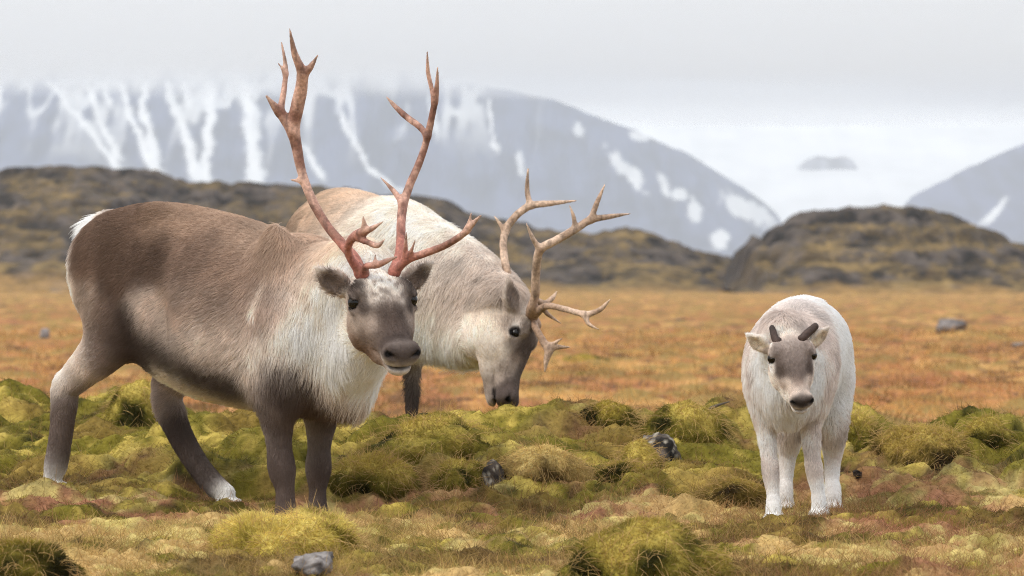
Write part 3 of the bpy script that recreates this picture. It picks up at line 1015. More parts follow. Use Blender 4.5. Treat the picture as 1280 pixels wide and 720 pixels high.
def leg(F, fr, pts, toe=(1, 0, 0), hoof=0.03, k=0.05):
    """pts local (c, r) hip..fetlock, last one placed at hoof height; adds pastern and two cloven toes"""
    pts = list(pts)
    last = np.array(pts[-1][0]); r_l = pts[-1][1]
    ft = fr.foot(last)
    for i_ in range(len(pts) - 1):
        c_ = np.array(pts[i_][0], float)
        c_[2] = max(c_[2], ft[2] + hoof * 2.1 + .012 * (len(pts) - 1 - i_))
        pts[i_] = (c_, pts[i_][1])
    pts[-1] = (np.array([last[0], last[1], ft[2] + hoof * 1.7]), r_l)
    F.add(chain(pts), k)
    t = np.array(toe, float); t /= np.linalg.norm(t)
    sd = np.array([t[1], -t[0], 0])
    base = np.array([last[0], last[1], ft[2] + hoof * .75])
    for s in (-1, 1):
        c0 = base + sd * s * hoof * .48
        F.add(chain([(c0 - t * hoof * .5, (hoof * .75, hoof * .6, hoof * .75)), (c0 + t * hoof * 1.1 - np.array([0, 0, hoof * .2]), (hoof * .8, hoof * .5, hoof * .5))]), .012)
    return base


class Head:
    """head frame: o at the poll, f along the nose, r to the animal's right, u out of the forehead"""
    def __init__(self, poll, nose, upish, L0=0.36):
        self.o = np.array(poll, float)
        f = np.array(nose, float) - self.o
        self.sc = np.linalg.norm(f) / L0
        self.f = f / np.linalg.norm(f)
        r = np.cross(self.f, np.array(upish, float)); self.r = r / np.linalg.norm(r)
        self.u = np.cross(self.r, self.f)
        self.B = np.stack([self.f, self.r, self.u], 1)

    def p(self, a, b, c):
        return self.o + self.B @ (np.array([a, b, c]) * self.sc)

    def loc(self, q):
        return (q - self.o) @ self.B / self.sc


def build_head(F, hd, calf=False, ear_dir=(-.05, .95, .12), ear_len=.13, ear_base=(.02, .075, .012), ear_w=1.0, ear_n=(.9, .38, .15)):
    s = hd.sc
    E = lambda a, b, c, ra, rb, rc: (hd.p(a, b, c), np.array([ra, rb, rc]) * s, hd.B)
    wide = 1.14 if calf else 1.14
    mz = 0.90 if calf else 1.02
    # skull to muzzle
    F.add(chain([E(.015, 0, .0, .06, .072 * wide, .066), E(.07, 0, .0, .06, .086 * wide, .076), E(.125, 0, -.012, .06, .084 * wide, .076), E(.18, 0, -.022, .05, .064 * (wide * .5 + .5), .068),
                 E(.235, 0, -.030, .045, .056 * mz, .056), E(.285, 0, -.032, .04, .052 * mz, .053), E(.325, 0, -.030, .034, .055 * mz, .050)], .012 * s), .02)
    # lower jaw
    F.add(chain([E(.05, 0, -.062, .05, .060 * wide, .058), E(.13, 0, -.084, .05, .052, .048), E(.22, 0, -.084, .04, .040, .032), E(.29, 0, -.082, .03, .036, .024), E(.328, 0, -.080, .022, .032, .017)], .012 * s), .025 * s)
    for g in (-1, 1):
        F.add([E(.078, g * .064 * wide, .052, .036, .024, .018)], .03 * s)           # brow
        F.add([E(.165, g * .046 * wide, -.024, .06, .020, .024)], .03 * s)          # cheek bone
        F.add([E(.120, g * .058 * wide, -.074, .072, .030, .052)], .03 * s)         # jaw muscle
        F.add([E(.20, g * .038, -.080, .065, .024, .038)], .03 * s)                 # jowl
        F.add([E(.332, g * .036 * mz, -.012, .022, .022, .024)], .02 * s)          # nostril wing
        F.add(chain([E(.355, g * .028 * mz, -.018, .008, .005, .005), E(.348, g * .043 * mz, -.012, .010, .006, .0065), E(.334, g * .053 * mz, .002, .010, .005, .005)], .006 * s), .007 * s, cut=True)     # nostril
        F.add([E(.108, g * .097 * wide, .022, .025, .021, .018)], .010 * s, cut=True)    # eye socket
        F.add([E(.098, g * .085 * wide, .0425, .026, .012, .007)], .010 * s)         # upper lid
        F.add([E(.114, g * .086 * wide, .0020, .024, .011, .006)], .008 * s)        # lower lid
    # mouth line
    F.add(chain([E(.25, .056, -.061, .012, .012, .0045), E(.33, .034, -.063, .012, .016, .005), E(.345, 0, -.063, .014, .016, .0055), E(.33, -.034, -.063, .012, .016, .005), E(.25, -.056, -.061, .012, .012, .0045)], .01 * s), .006 * s, cut=True)
    # ears: hollow leaf shapes
    ears = []
    for g in (-1, 1):
        e = hd.B @ np.array([ear_dir[0], g * ear_dir[1], ear_dir[2]]); e /= np.linalg.norm(e)
        nrm = hd.B @ np.array([ear_n[0], g * ear_n[1], ear_n[2]]); nrm -= e * (nrm @ e); nrm /= np.linalg.norm(nrm)
        wv = np.cross(nrm, e)
        B = np.stack([e, wv, nrm], 1)
        b = hd.p(ear_base[0], g * ear_base[1] * wide, ear_base[2])
        l = ear_len * s; q = ear_w
        F.add(chain([(b, np.array([.02, .024 * q, .018]) * s, B), (b + e * l * .35, np.array([.02, .042 * q, .022]) * s, B), (b + e * l * .65, np.array([.02, .044 * q, .020]) * s, B), (b + e * l * .95, np.array([.016, .026 * q, .012]) * s, B), (b + e * l * 1.18, np.array([.010, .008 * q, .008]) * s, B)], .008 * s), .015 * s)
        F.add(chain([(b + e * l * .36 + nrm * .022 * s, np.array([.02, .022 * q, .015]) * s, B), (b + e * l * .68 + nrm * .020 * s, np.array([.02, .030 * q, .016]) * s, B), (b + e * l * .9 + nrm * .013 * s, np.array([.012, .012 * q, .009]) * s, B)], .01 * s), .008 * s, cut=True)
        ears.append((b, e, nrm, wv, l))
    return ears


def eye_mesh(parent, fr, hd, g, calf, small=False):
    v, f = ICO3
    c = hd.p(.105, g * (.0885 if not small else .0800), .022)
    r = (.0235 if calf else .0190 if small else .0215) * hd.sc
    p = v * r
    o = make_mesh('eye', p, f, M_EYE)
    link(o, parent)
    o.location = c
    return o


def paint(P, ctrl, default):
    """normalised Gaussian blend of (pos, sigma, colour[, length]) controls"""
    W = np.full(len(P), 1e-5); A = np.tile(np.array(default), (len(P), 1)) * 1e-5
    for pos, sg, val, *ww in ctrl:
        d2 = ((P - np.array(pos)) ** 2).sum(1)
        wgt = np.exp(-d2 / (2 * sg * sg)) * (ww[0] if ww else 1.0)
        W += wgt; A += wgt[:, None] * np.array(val)
    return A / W[:, None]


def fur(parent, V, Q, NRM, col, length, comb, lift, n, seed, rad=0.0006, clump=0.5, cscale=22., jit=.16):
    g = np.random.default_rng(seed)
    T = np.concatenate([Q[:, [0, 1, 2]], Q[:, [0, 2, 3]]])
    tri = V[T]
    ar = np.linalg.norm(np.cross(tri[:, 1] - tri[:, 0], tri[:, 2] - tri[:, 0]), axis=1)
    wl = length[T].mean(1)
    wgt = ar * (0.6 + 0.4 * np.clip(.02 / np.maximum(wl, .002), 0, 4)) * (wl > 0.0015)
    fi = g.choice(len(T), n, p=wgt / wgt.sum())
    bc = g.dirichlet((1, 1, 1), n)
    itp = lambda A: (A[T[fi]] * (bc[:, :, None] if A.ndim == 2 else bc)).sum(1)
    rt, nn, cc, L, cb, lf = itp(V), itp(NRM), itp(col), itp(length), itp(comb), itp(lift)
    nn /= np.linalg.norm(nn, axis=1, keepdims=True)
    cl_ = np.stack([vnoise(rt[:, 0] * cscale, rt[:, 1] * cscale, rt[:, 2] * cscale, seed=seed + i) - .5 for i in range(3)], 1)
    cl2 = np.stack([vnoise(rt[:, 0] * cscale * 2.7, rt[:, 1] * cscale * 2.7, rt[:, 2] * cscale * 2.7, seed=seed + 5 + i) - .5 for i in range(3)], 1)
    cb = cb + clump * (cl_ + .6 * cl2) + g.normal(0, jit, (n, 3))
    cb -= nn * (cb * nn).sum(1, keepdims=True)
    cb /= np.maximum(np.linalg.norm(cb, axis=1, keepdims=True), 1e-6)
    L = L * (0.55 + .7 * g.random(n)) * (1 + .5 * cl2[:, 0])
    m = 4
    P = np.zeros((n, m, 3))
    P[:, 0] = rt - nn * .001
    d = cb * (1 - lf[:, None]) + nn * lf[:, None]
    d /= np.linalg.norm(d, axis=1, keepdims=True)
    for j in range(1, m):
        t = j / (m - 1)
        lay = d * (1 - .45 * t) + cb * (.45 * t)
        P[:, j] = rt + lay * (L * t)[:, None]
        P[:, j, 2] -= L * .10 * t * t
    c = cc * 1.25 * g.uniform(.84, 1.16, (n, 1)) * (1 + .40 * cl_[:, :1] + .22 * cl2[:, :1])
    c = np.minimum(c, .93)
    rr = np.outer(np.clip(L / .02, .55, 1.25) * rad, [1.0, .95, .7, .25])
    o = make_strands('fur', P, rr, c, M_FUR)
    link(o, parent, kind='stuff')
    return o


def antler(parent, name, branches, h, base_c, tip_c, seed, fr, label=None, thick=.92):
    """branches: lists of (local point, radius[, flat]); blended into one horn surface"""
    allp = np.array([p[0] for b in branches for p in b])
    F = Field(h)
    for b in branches:
        F.add(chain([(p[0], max(p[1] * thick, .0028)) for p in b], .006), .012)
    V, Q = F.mesh(2)
    root = np.array(branches[0][0][0])
    # length along the antler from its root drives the colour
    tips = np.array([b[-1][0] for b in branches])
    d = np.min(np.linalg.norm(V[:, None, :] - tips[None], axis=2), axis=1)
    q = fbm(V[:, 0] * 18, V[:, 1] * 18, V[:, 2] * 18, seed=seed, oct=4)
    dr = np.linalg.norm(V - root, axis=1)
    c = mix(np.array(base_c[0]), np.array(base_c[1]), sstep(.32, .66, q))
    c = mix(c, np.array(base_c[2]), sstep(.30, .05, dr) * sstep(.3, .55, q + .1) * .8)
    c = mix(c, np.array(tip_c), sstep(.07, .0, d) * .7)
    st_ = fbm(V[:, 0] * 70, V[:, 1] * 70, V[:, 2] * 16, seed=seed + 7, oct=3)
    c = mix(c, c * .45, sstep(.56, .70, st_) * .7)
    Nn = normals(V, Q)
    V = V + Nn * (.0012 * (fbm(V[:, 0] * 60, V[:, 1] * 60, V[:, 2] * 14, seed=seed + 2, oct=3) - .5) * 2)[:, None]
    o = make_mesh(name, V, Q, M_ANTLER, True, c)
    link(o, parent)
    if label:
        o['label'] = label
    return o


def animal(name, fr, label):
    root = bpy.data.objects.new(name, None)
    link(root, label=label, category='reindeer', group='reindeer on the tundra')
    root.location = fr.O
    root.rotation_euler = (0, 0, math.atan2(fr.u[1], fr.u[0]) - 0)
    return root

# ------------------------------------------------------------------ the animals
def finish_animal(root, fr, F, hd, body_ctrl, len_ctrl, head_ctrl, head_len, comb_fn, nfur, seed, default, calf=False, speckle=None, rad=.0006, legz=.36, lift0=.22, clump=.5, ears=(), ref=.27, small_eye=False, ear_in=(128, 113, 104), ear_rim=(206, 195, 186)):
    V, Q = F.mesh(2)
    NRM = normals(V, Q)
    Vs = V.copy(); Vs[:, 1] = np.abs(Vs[:, 1]) * .4
    sym = lambda ctrl: [(np.array([c[0][0], abs(c[0][1]) * .4, c[0][2]]), *c[1:]) for c in ctrl]
    col = paint(Vs, sym(body_ctrl), default)
    ln = paint(Vs, sym([(c[0], c[1], [c[2]]) for c in len_ctrl]), [.026])[:, 0]
    hl = hd.loc(V)
    rad_ = np.sqrt(hl[:, 1] ** 2 + (hl[:, 2] + .03) ** 2)
    hm_ = sstep(-.06, .03, hl[:, 0]) * sstep(.175, .135, rad_)
    ear = sstep(.095, .115, np.abs(hl[:, 1])) * sstep(-.10, -.04, hl[:, 0]) * sstep(-.03, .0, hl[:, 2]) * (hl[:, 0] < .1) * (np.abs(hl[:, 1]) < .24)
    hm_ = np.maximum(hm_, ear)
    hs = hl.copy(); hs[:, 1] = np.abs(hs[:, 1])
    hc = paint(hs, head_ctrl, default)
    hlen = paint(hs, [(a, b, [c]) for a, b, c in head_len], [.010])[:, 0]
    if speckle is not None:
        q = vnoise(hl[:, 0] * 55, hl[:, 1] * 75, hl[:, 2] * 55, seed=seed)
        area = sstep(.19, .12, hl[:, 0]) * sstep(.02, .05, hl[:, 2])
        hc = mix(hc, np.array(speckle), sstep(.55, .75, q) * area * .75)
    hc = hc * (.78 + .26 * vnoise(hl[:, 0] * 80, hl[:, 1] * 110, hl[:, 2] * 110, seed=seed + 3) + .18 * vnoise(hl[:, 0] * 30, hl[:, 1] * 36, hl[:, 2] * 36, seed=seed + 4))[:, None]
    # dark nostrils, lip line and eye rims
    for g in (-1, 1):
        dn = np.linalg.norm((hl - np.array([.346, g * .044, -.010])) / np.array([1, 1.2, .8]), axis=1)
        hc = mix(hc, lin(24, 20, 20), sstep(.017, .009, dn))
        de = np.linalg.norm(hl - np.array([.105, g * .102, .022]), axis=1)
        hc = mix(hc, lin(38, 30, 28), sstep(.027, .019, de))
        hlen = np.where(de < .024, .0, hlen)
    lip = sstep(.010, .004, np.abs(hl[:, 2] + .061)) * sstep(.285, .31, hl[:, 0]) * sstep(.065, .05, np.abs(hl[:, 1]))
    hc = mix(hc, lin(48, 40, 38), lip * .85)
    hlen = np.where(hl[:, 0] > .33, np.minimum(hlen, .0035), hlen)
    hlen = np.where(lip > .3, .0, hlen)
    for b_, e_, n_, w_, l_ in ears:
        rel = V - b_
        a_ = rel @ e_ / l_; c_ = rel @ w_ / (.044 * hd.sc); nn_ = NRM @ n_
        on = (a_ > .15) & (a_ < 1.25) & (np.abs(c_) < 1.4) & (np.abs(rel @ n_) < .05 * hd.sc)
        inner = sstep(.35, .75, nn_) * sstep(1.0, .6, np.maximum(np.abs(c_), (a_ - .15) * .95))
        qn = vnoise(V[:, 0] * 160, V[:, 1] * 160, V[:, 2] * 160, seed=seed)
        ce = mix(np.tile(lin(*ear_rim), (len(V), 1)), np.tile(lin(*ear_in), (len(V), 1)) * (.6 + .9 * qn)[:, None], inner)
        hc = np.where(on[:, None], ce, hc)
        hm_ = np.where(on, np.maximum(hm_, sstep(.15, .35, a_)), hm_)
    col = mix(col, hc, hm_)
    ln = ln * (1 - hm_) + hlen * hd.sc * hm_
    # short hair on the legs
    legm = sstep(legz, legz - .10, V[:, 2]) * (1 - hm_)
    ln = ln * (1 - legm) + (.009 if calf else .012) * legm
    comb = comb_fn(V)
    comb = comb * (1 - legm[:, None]) + np.array([-.15, 0, -1.0]) * legm[:, None]
    comb = comb * (1 - hm_[:, None]) + (-hd.f)[None, :] * hm_[:, None]
    lift = np.full(len(V), lift0)
    lift = lift * (1 - hm_) + .16 * hm_
    n3d = fbm(V[:, 0] * 7, V[:, 1] * 7, V[:, 2] * 7, seed=seed + 9, oct=3)
    col = col * (0.84 + .32 * n3d)[:, None]
    lum = col.mean(1, keepdims=True)
    col = col * np.clip((lum / ref) ** .35, .5, 1.12)        # deepen the dark hair, lift the pale
    body = make_mesh('body', V, Q, M_SKIN, True, col * .82)
    link(body, root)
    for g in (-1, 1):
        eye_mesh(root, fr, hd, g, calf, small_eye)
    fur(root, V, Q, NRM, col, ln, comb, lift, nfur, seed, rad=rad, clump=clump)
    return V, Q


SCALE = lambda d: K * d

# ---- 1. large reindeer, side on, head turned to the viewer
f1 = Frame(270, 15.65, -38)
J = f1.J
F = Field(.0065)
mm = K * 15.6
def st(px, top, bot, lat, fw=.15):
    c = J(px, (top + bot) / 2, 0)
    return (c, (fw, lat, (bot - top) / 2 * mm * .97))
F.add(chain([st(158, 262, 395, .155, .13), st(185, 250, 440, .205), st(220, 250, 478, .245), st(260, 258, 500, .275), st(300, 270, 510, .28), st(340, 285, 516, .26), st(380, 299, 518, .215), st(412, 320, 508, .16, .12)], .02), .05)
# haunch, shoulder
for sd in (1, -1):
    F.add([(J(172, 345, 0) + np.array([0, -sd * .115, 0]), (.16, .10, .19), None)], .08)
    F.add([(J(368, 425, 0) + np.array([0, -sd * .125, 0]), (.12, .09, .20), None)], .08)
F.add([(J(192, 405, .30), (.035, .05, .12), None)], .06, cut=True)      # flank fold in front of the thigh
F.add([(J(318, 430, .30), (.04, .035, .12), None)], .06, cut=True)     # behind the elbow
F.add([(J(196, 268, .10), (.05, .035, .03), None)], .06)               # hip bone
F.add([(J(345, 320, .13), (.05, .04, .10), None)], .08)                # shoulder blade
# tail
F.add(chain([(J(140, 285, 0), (.06, .05, .05)), (J(118, 292, 0) , (.045, .04, .05)), (J(112, 312, 0), (.03, .03, .045))]), .05)
# neck, throat and mane
hd_poll = f1.loc(pix(466, 361, 15.04)); hd_nose = f1.loc(pix(505, 440, 14.755))
hd1 = Head(hd_poll, hd_nose, f1.B.T @ np.array([0.10, -.45, .85]), .355)
F.add(chain([(J(385, 395, 0), (.17, .17, .24)), (J(408, 388, 0.01), (.15, .155, .205)), (hd1.p(-.13, 0, -.07), (.12, .12, .15)), (hd1.p(-.03, 0, -.03), (.075, .085, .085))], .02), .07)
F.add(chain([(J(395, 440, 0), (.14, .14, .17)), (J(422, 470, 0), (.10, .10, .115)), (J(438, 492, 0), (.06, .06, .06))], .02), .08)
F.add(chain([(hd1.p(.04, 0, -.10), (.06, .07, .06)), (hd1.p(-.02, 0, -.20), (.09, .09, .10)), (J(424, 455, 0), (.10, .10, .12))], .02), .06)
# legs
leg(F, f1, [(J(165, 350, .11), (.14, .09, .14)), (J(152, 400, .14), (.125, .075, .11)), (J(128, 438, .14), (.085, .058, .075)), (J(98, 468, .13), (.058, .045, .052)), (J(83, 484, .13), (.050, .042, .046)),
            (J(80, 510, .13), (.042, .037, .042)), (J(76, 545, .13), .037), (J(70, 580, .13), .037), (J(66, 598, .13), .028)], (1, .1, 0), .026)
leg(F, f1, [(J(205, 370, -.11), (.14, .09, .14)), (J(225, 440, -.14), (.10, .07, .10)), (J(212, 480, -.14), (.062, .048, .06)), (J(210, 505, -.13), .047), (J(226, 545, -.13), .040), (J(248, 582, -.13), .036), (J(268, 608, -.13), .036),
            (J(284, 622, -.13), .024)], (1, -.1, 0), .026)
leg(F, f1, [(J(362, 420, .13), (.11, .09, .13)), (J(352, 478, .14), (.085, .065, .085)), (J(347, 520, .14), (.056, .048, .056)), (J(349, 556, .14), .039), (J(352, 585, .14), (.043, .041, .040)), (J(356, 612, .14), .029), (J(357, 645, .14), .033), (J(358, 655, .14), .033)], (1, 0, 0), .026)
leg(F, f1, [(J(408, 420, -.12), (.11, .09, .13)), (J(404, 480, -.12), (.080, .062, .085)), (J(401, 525, -.12), (.052, .046, .052)), (J(399, 558, -.12), .036), (J(398, 585, -.12), (.041, .039, .038)), (J(397, 612, -.12), .027), (J(397, 645, -.12), .031), (J(398, 652, -.12), .031)], (1, .1, 0), .026)
ears1 = build_head(F, hd1, ear_dir=(-.25, .70, .50), ear_len=.10, ear_base=(.02, .078, .010), ear_w=.92)
S = .20
bc = []
def bp(px, py, rgb, sg=.05, lat=S, w=1.0):
    bc.append((J(px, py, lat), sg, lin(*rgb) * np.array([1.04, 1.07, 1.11]), w))
for a in [(150, 290, (116, 92, 76)), (112, 310, (126, 102, 86)), (190, 262, (150, 124, 104)), (240, 268, (158, 132, 112)), (200, 330, (104, 82, 68)), (170, 335, (110, 88, 74)), (250, 320, (140, 116, 100)), (300, 330, (150, 126, 109)),
          (290, 285, (160, 136, 117)), (340, 305, (172, 148, 129)), (385, 320, (196, 176, 158)), (340, 380, (160, 139, 125)), (290, 385, (150, 130, 116)), (240, 380, (160, 140, 126)), (370, 360, (200, 184, 170)), (300, 425, (188, 173, 161)),
          (205, 400, (176, 158, 144)), (205, 432, (86, 72, 64)), (225, 450, (84, 70, 62)), (255, 467, (84, 70, 62)), (285, 482, (96, 82, 74)), (270, 440, (200, 188, 178)), (320, 455, (206, 195, 185)),
          (215, 470, (208, 196, 178)), (350, 440, (204, 193, 183)), (352, 492, (88, 74, 68)), (385, 420, (222, 213, 204)), (400, 360, (224, 215, 205)), (330, 490, (170, 156, 146))]:
    bp(*a)
for a in [(198, 425), (207, 440), (220, 450), (235, 459), (252, 467), (270, 475), (288, 484)]:
    bp(*a, (72, 58, 51), sg=.024, w=2.2)
for a in [(196, 385), (205, 405), (225, 425), (250, 440), (280, 452)]:
    bp(*a, (190, 175, 163), sg=.042, w=.9)
for a in [(176, 400), (180, 425), (176, 440)]:
    bp(*a, (84, 69, 62), sg=.03, w=2)
for a in [(240, 500, (212, 198, 172)), (290, 512, (206, 192, 162)), (340, 520, (190, 176, 150)), (420, 400, (230, 223, 214)), (440, 440, (228, 219, 208)), (462, 500, (232, 225, 215)), (430, 470, (214, 203, 192)), (410, 510, (120, 98, 82)), (440, 520, (150, 128, 110)), (385, 500, (124, 106, 96))]:
    bp(*a, sg=.06, lat=.03)
for a in [(395, 512), (415, 518), (435, 524), (380, 500), (405, 500)]:
    bp(*a, (104, 84, 70), sg=.04, lat=.04, w=2.5)
for a in [(365, 470), (352, 480), (372, 492)]:
    bp(*a, (84, 69, 62), sg=.035, lat=.18, w=2)
for a in [(125, 385, (168, 150, 136)), (150, 400, (128, 108, 96)), (172, 425, (98, 82, 74)), (105, 440, (196, 182, 170)), (75, 472, (226, 216, 206)), (88, 500, (128, 110, 100)), (80, 530, (122, 105, 96)), (70, 575, (116, 100, 91)), (62, 604, (236, 232, 228)), (140, 440, (140, 122, 112))]:
    bp(*a, sg=.045, lat=.14)
for a in [(200, 500, (176, 160, 150)), (228, 545, (96, 81, 74)), (262, 595, (98, 84, 77)), (296, 624, (232, 228, 222))]:
    bp(*a, sg=.045, lat=-.13)
for a in [(347, 525, (86, 72, 66)), (348, 560, (96, 81, 74)), (354, 600, (110, 94, 86)), (356, 645, (114, 98, 90)), (330, 545, (150, 136, 128))]:
    bp(*a, sg=.045, lat=.14)
for a in [(323, 350), (321, 360), (319, 370), (316, 380), (315, 388)]:
    bp(*a, (226, 214, 200), sg=.007, lat=.24, w=2.2)
rump = J(112, 300, 0)
bc.append((rump + np.array([-.01, 0, -.02]), .05, lin(246, 243, 238)))
bc.append((rump + np.array([.02, 0, -.16]), .05, lin(232, 224, 214)))
bc.append((rump + np.array([.03, 0, -.26]), .05, lin(216, 204, 192)))
lc = [(J(300, 380, S), .25, .028), (J(170, 300, S), .12, .022), (J(420, 420, .1), .13, .055), (J(460, 500, 0), .07, .075), (J(425, 520, 0), .08, .055), (J(440, 460, 0), .08, .075), (rump, .06, .060), (J(110, 350, 0), .06, .035), (J(260, 500, 0), .12, .034), (J(128, 420, .14), .09, .016)]
HC = [((.36, 0, 0), .022, lin(108, 95, 91)), ((.345, 0, .012), .02, lin(120, 107, 101)), ((.335, .045, -.03), .022, lin(124, 111, 104)), ((.345, .02, -.050), .015, lin(206, 198, 190)), ((.33, 0, -.09), .02, lin(206, 197, 189)), ((.28, .02, -.10), .025, lin(150, 132, 116)),
      ((.27, 0, .02), .03, lin(100, 84, 77)), ((.22, 0, .04), .03, lin(104, 88, 80)), ((.17, 0, .055), .025, lin(140, 124, 114)), ((.10, 0, .075), .035, lin(226, 219, 210)), ((.05, 0, .075), .035, lin(222, 214, 205)), ((.13, .05, .06), .02, lin(196, 184, 174)),
      ((.075, .08, .055), .020, lin(84, 70, 64)), ((.12, .095, -.010), .020, lin(158, 142, 131)), ((.135, .075, .035), .016, lin(92, 76, 69)), ((.19, .062, -.005), .022, lin(160, 144, 133)), ((.22, .055, -.03), .03, lin(148, 131, 120)), ((.15, .085, -.03), .022, lin(170, 154, 142), 2.5), ((.19, .07, -.04), .018, lin(156, 139, 127), 2), ((.28, .055, -.04), .025, lin(112, 95, 87)),
      ((.16, .06, -.10), .03, lin(128, 101, 80)), ((.22, .04, -.11), .025, lin(150, 124, 102)), ((.10, .08, -.07), .03, lin(150, 131, 118)), ((.05, .09, -.04), .03, lin(168, 152, 140)), ((0, .08, -.05), .04, lin(216, 206, 196)), ((0, 0, .06), .04, lin(214, 206, 197)), ((.08, .03, -.12), .035, lin(214, 204, 194)),
      ((.0, .10, .03), .02, lin(92, 78, 72)),
      ((.062, .085, .050), .014, lin(74, 61, 55), 3), ((.085, .078, .060), .013, lin(78, 64, 58), 3), ((.125, .078, .046), .012, lin(80, 66, 60), 3), ((.155, .072, .026), .011, lin(88, 74, 67), 3), ((.128, .098, .004), .010, lin(84, 70, 63), 2.5), ((.112, .10, -.016), .013, lin(178, 163, 151), 3), ((.135, .092, -.004), .012, lin(150, 134, 123), 2),
      ((.20, .060, .012), .016, lin(166, 150, 139), 1.5), ((.215, .066, -.012), .014, lin(160, 144, 133), 1.5), ((.23, 0, .028), .025, lin(104, 88, 80), 2), ((.27, .02, .018), .022, lin(98, 83, 76), 2), ((.20, .02, .045), .02, lin(92, 77, 70), 3), ((.245, .055, -.02), .018, lin(108, 92, 83), 2),
      ((.31, 0, .012), .018, lin(86, 73, 68), 3), ((.30, .05, -.01), .018, lin(96, 82, 76), 3), ((.20, .066, -.05), .02, lin(110, 90, 76), 3), ((.17, .07, -.085), .022, lin(112, 84, 60), 3), ((.22, .05, -.09), .02, lin(120, 92, 68), 3), ((.27, .045, -.08), .016, lin(150, 128, 112), 2),
      ((.355, 0, -.004), .018, lin(104, 92, 88), 5), ((.345, .035, -.010), .014, lin(92, 80, 76), 5), ((.332, .012, .020), .012, lin(146, 133, 126), 3), ((.325, .05, .006), .012, lin(118, 104, 97), 3), ((.335, .052, -.046), .012, lin(200, 191, 183), 4), ((.30, .055, -.05), .012, lin(176, 163, 153), 3), ((.35, 0, -.045), .012, lin(150, 138, 132), 3)]
HL = [((.05, 0, .07), .04, .018), ((.10, 0, .07), .03, .014), ((.2, .05, -.03), .05, .012), ((.3, 0, 0), .06, .007), ((-.02, .15, .09), .06, .020), ((.0, .05, -.1), .05, .03)]
def comb1(V):
    c = np.tile(np.array([-1.0, 0, -.45]), (len(V), 1))
    t = sstep(.22, .42, V[:, 0])[:, None]
    c = c * (1 - t) + np.array([-.25, 0, -1.0]) * t
    b = sstep(-.36, -.46, V[:, 0])[:, None]
    return c * (1 - b) + np.array([-.5, 0, -.55]) * b
deer1 = animal('reindeer', f1, 'brown backed reindeer with tall reddish antlers standing side on, looking out')
finish_animal(deer1, f1, F, hd1, bc, lc, HC, HL, comb1, 250000, 701, lin(160, 142, 130), speckle=lin(132, 118, 110), rad=.00048, ears=ears1)

A = lambda px, py, dd=0.0: f1.loc(pix(px, py, 15.0 + dd))
red = (lin(132, 94, 80), lin(200, 160, 142), lin(172, 104, 92))
redtip = lin(206, 174, 156)
bR = hd1.p(.015, .050, .066); bL = hd1.p(.015, -.056, .066)
antler(deer1, 'antler', [
    [(bR, .021), (A(444, 324, .02), .019), (A(428, 305, .05), .0165), (A(408, 281, .09), .0155), (A(391, 252, .12), .0155), (A(378, 218, .14), .0155), (A(371, 185, .14), .018), (A(367, 158, .13), .022), (A(372, 132, .11), .023), (A(377, 108, .08), .021), (A(377, 90, .05), .017), (A(368, 66, .02), .011), (A(362, 36, -.02), .003)],
    [(A(378, 95, .06), .014), (A(388, 84, .04), .011), (A(397, 69, .02), .003)],
    [(A(366, 165, .13), .018), (A(354, 146, .13), .018), (A(345, 135, .12), .014), (A(333, 120, .10), .004)],
    [(A(350, 140, .13), .013), (A(355, 112, .15), .010), (A(357, 85, .16), .0085), (A(352, 53, .16), .003)],
    [(A(357, 92, .155), .007), (A(348, 79, .15), .0025)],
    [(A(377, 226, .135), .010), (A(364, 225, .15), .002)],
    [(hd1.p(.02, .052, .072), .018), (A(436, 318, -.06), .014), (A(437, 303, -.11), .014), (A(446, 293, -.15), .015), (A(455, 288, -.18), .013), (A(454, 271, -.20), .003)],
    [(A(452, 291, -.17), .012), (A(464, 286, -.20), .010), (A(479, 277, -.22), .003)],
    [(A(446, 297, -.15), .012), (A(460, 303, -.19), .010), (A(472, 307, -.21), .009), (A(481, 299, -.22), .003)],
    [(hd1.p(.025, .042, .074), .017), (A(458, 333, -.08), .012), (A(472, 331, -.12), .012), (A(484, 326, -.14), .009), (A(496, 321, -.15), .004)],
    [(A(469, 330, -.12), .008), (A(469, 318, -.12), .0025)]], .0038, red, redtip, 801, f1)
antler(deer1, 'antler', [
    [(bL, .021), (A(500, 318, .02), .018), (A(501, 292, .06), .016), (A(503, 262, .10), .0155), (A(511, 234, .13), .0145), (A(523, 206, .14), .013), (A(532, 180, .14), .012), (A(539, 150, .12), .0115), (A(545, 118, .09), .010), (A(547, 84, .05), .003)],
    [(A(543, 126, .10), .009), (A(539, 108, .10), .008), (A(535, 90, .09), .0075), (A(534, 65, .06), .003)],
    [(A(534, 170, .13), .010), (A(524, 158, .16), .0115), (A(508, 146, .19), .011), (A(495, 134, .21), .009), (A(483, 121, .22), .003)],
    [(A(502, 254, .10), .010), (A(494, 241, .13), .009), (A(476, 222, .16), .003)],
    [(hd1.p(.02, -.056, .072), .017), (A(509, 325, -.04), .014), (A(530, 317, -.09), .013), (A(556, 307, -.14), .012), (A(577, 294, -.18), .011), (A(588, 283, -.20), .010), (A(601, 269, -.22), .003)],
    [(A(584, 288, -.19), .008), (A(589, 266, -.21), .003)],
    [(A(505, 325, -.04), .010), (A(507, 308, -.07), .008), (A(508, 291, -.09), .003)],
    [(A(508, 324, -.04), .009), (A(514, 314, -.08), .007), (A(519, 300, -.10), .003)]], .0038, red, redtip, 802, f1)

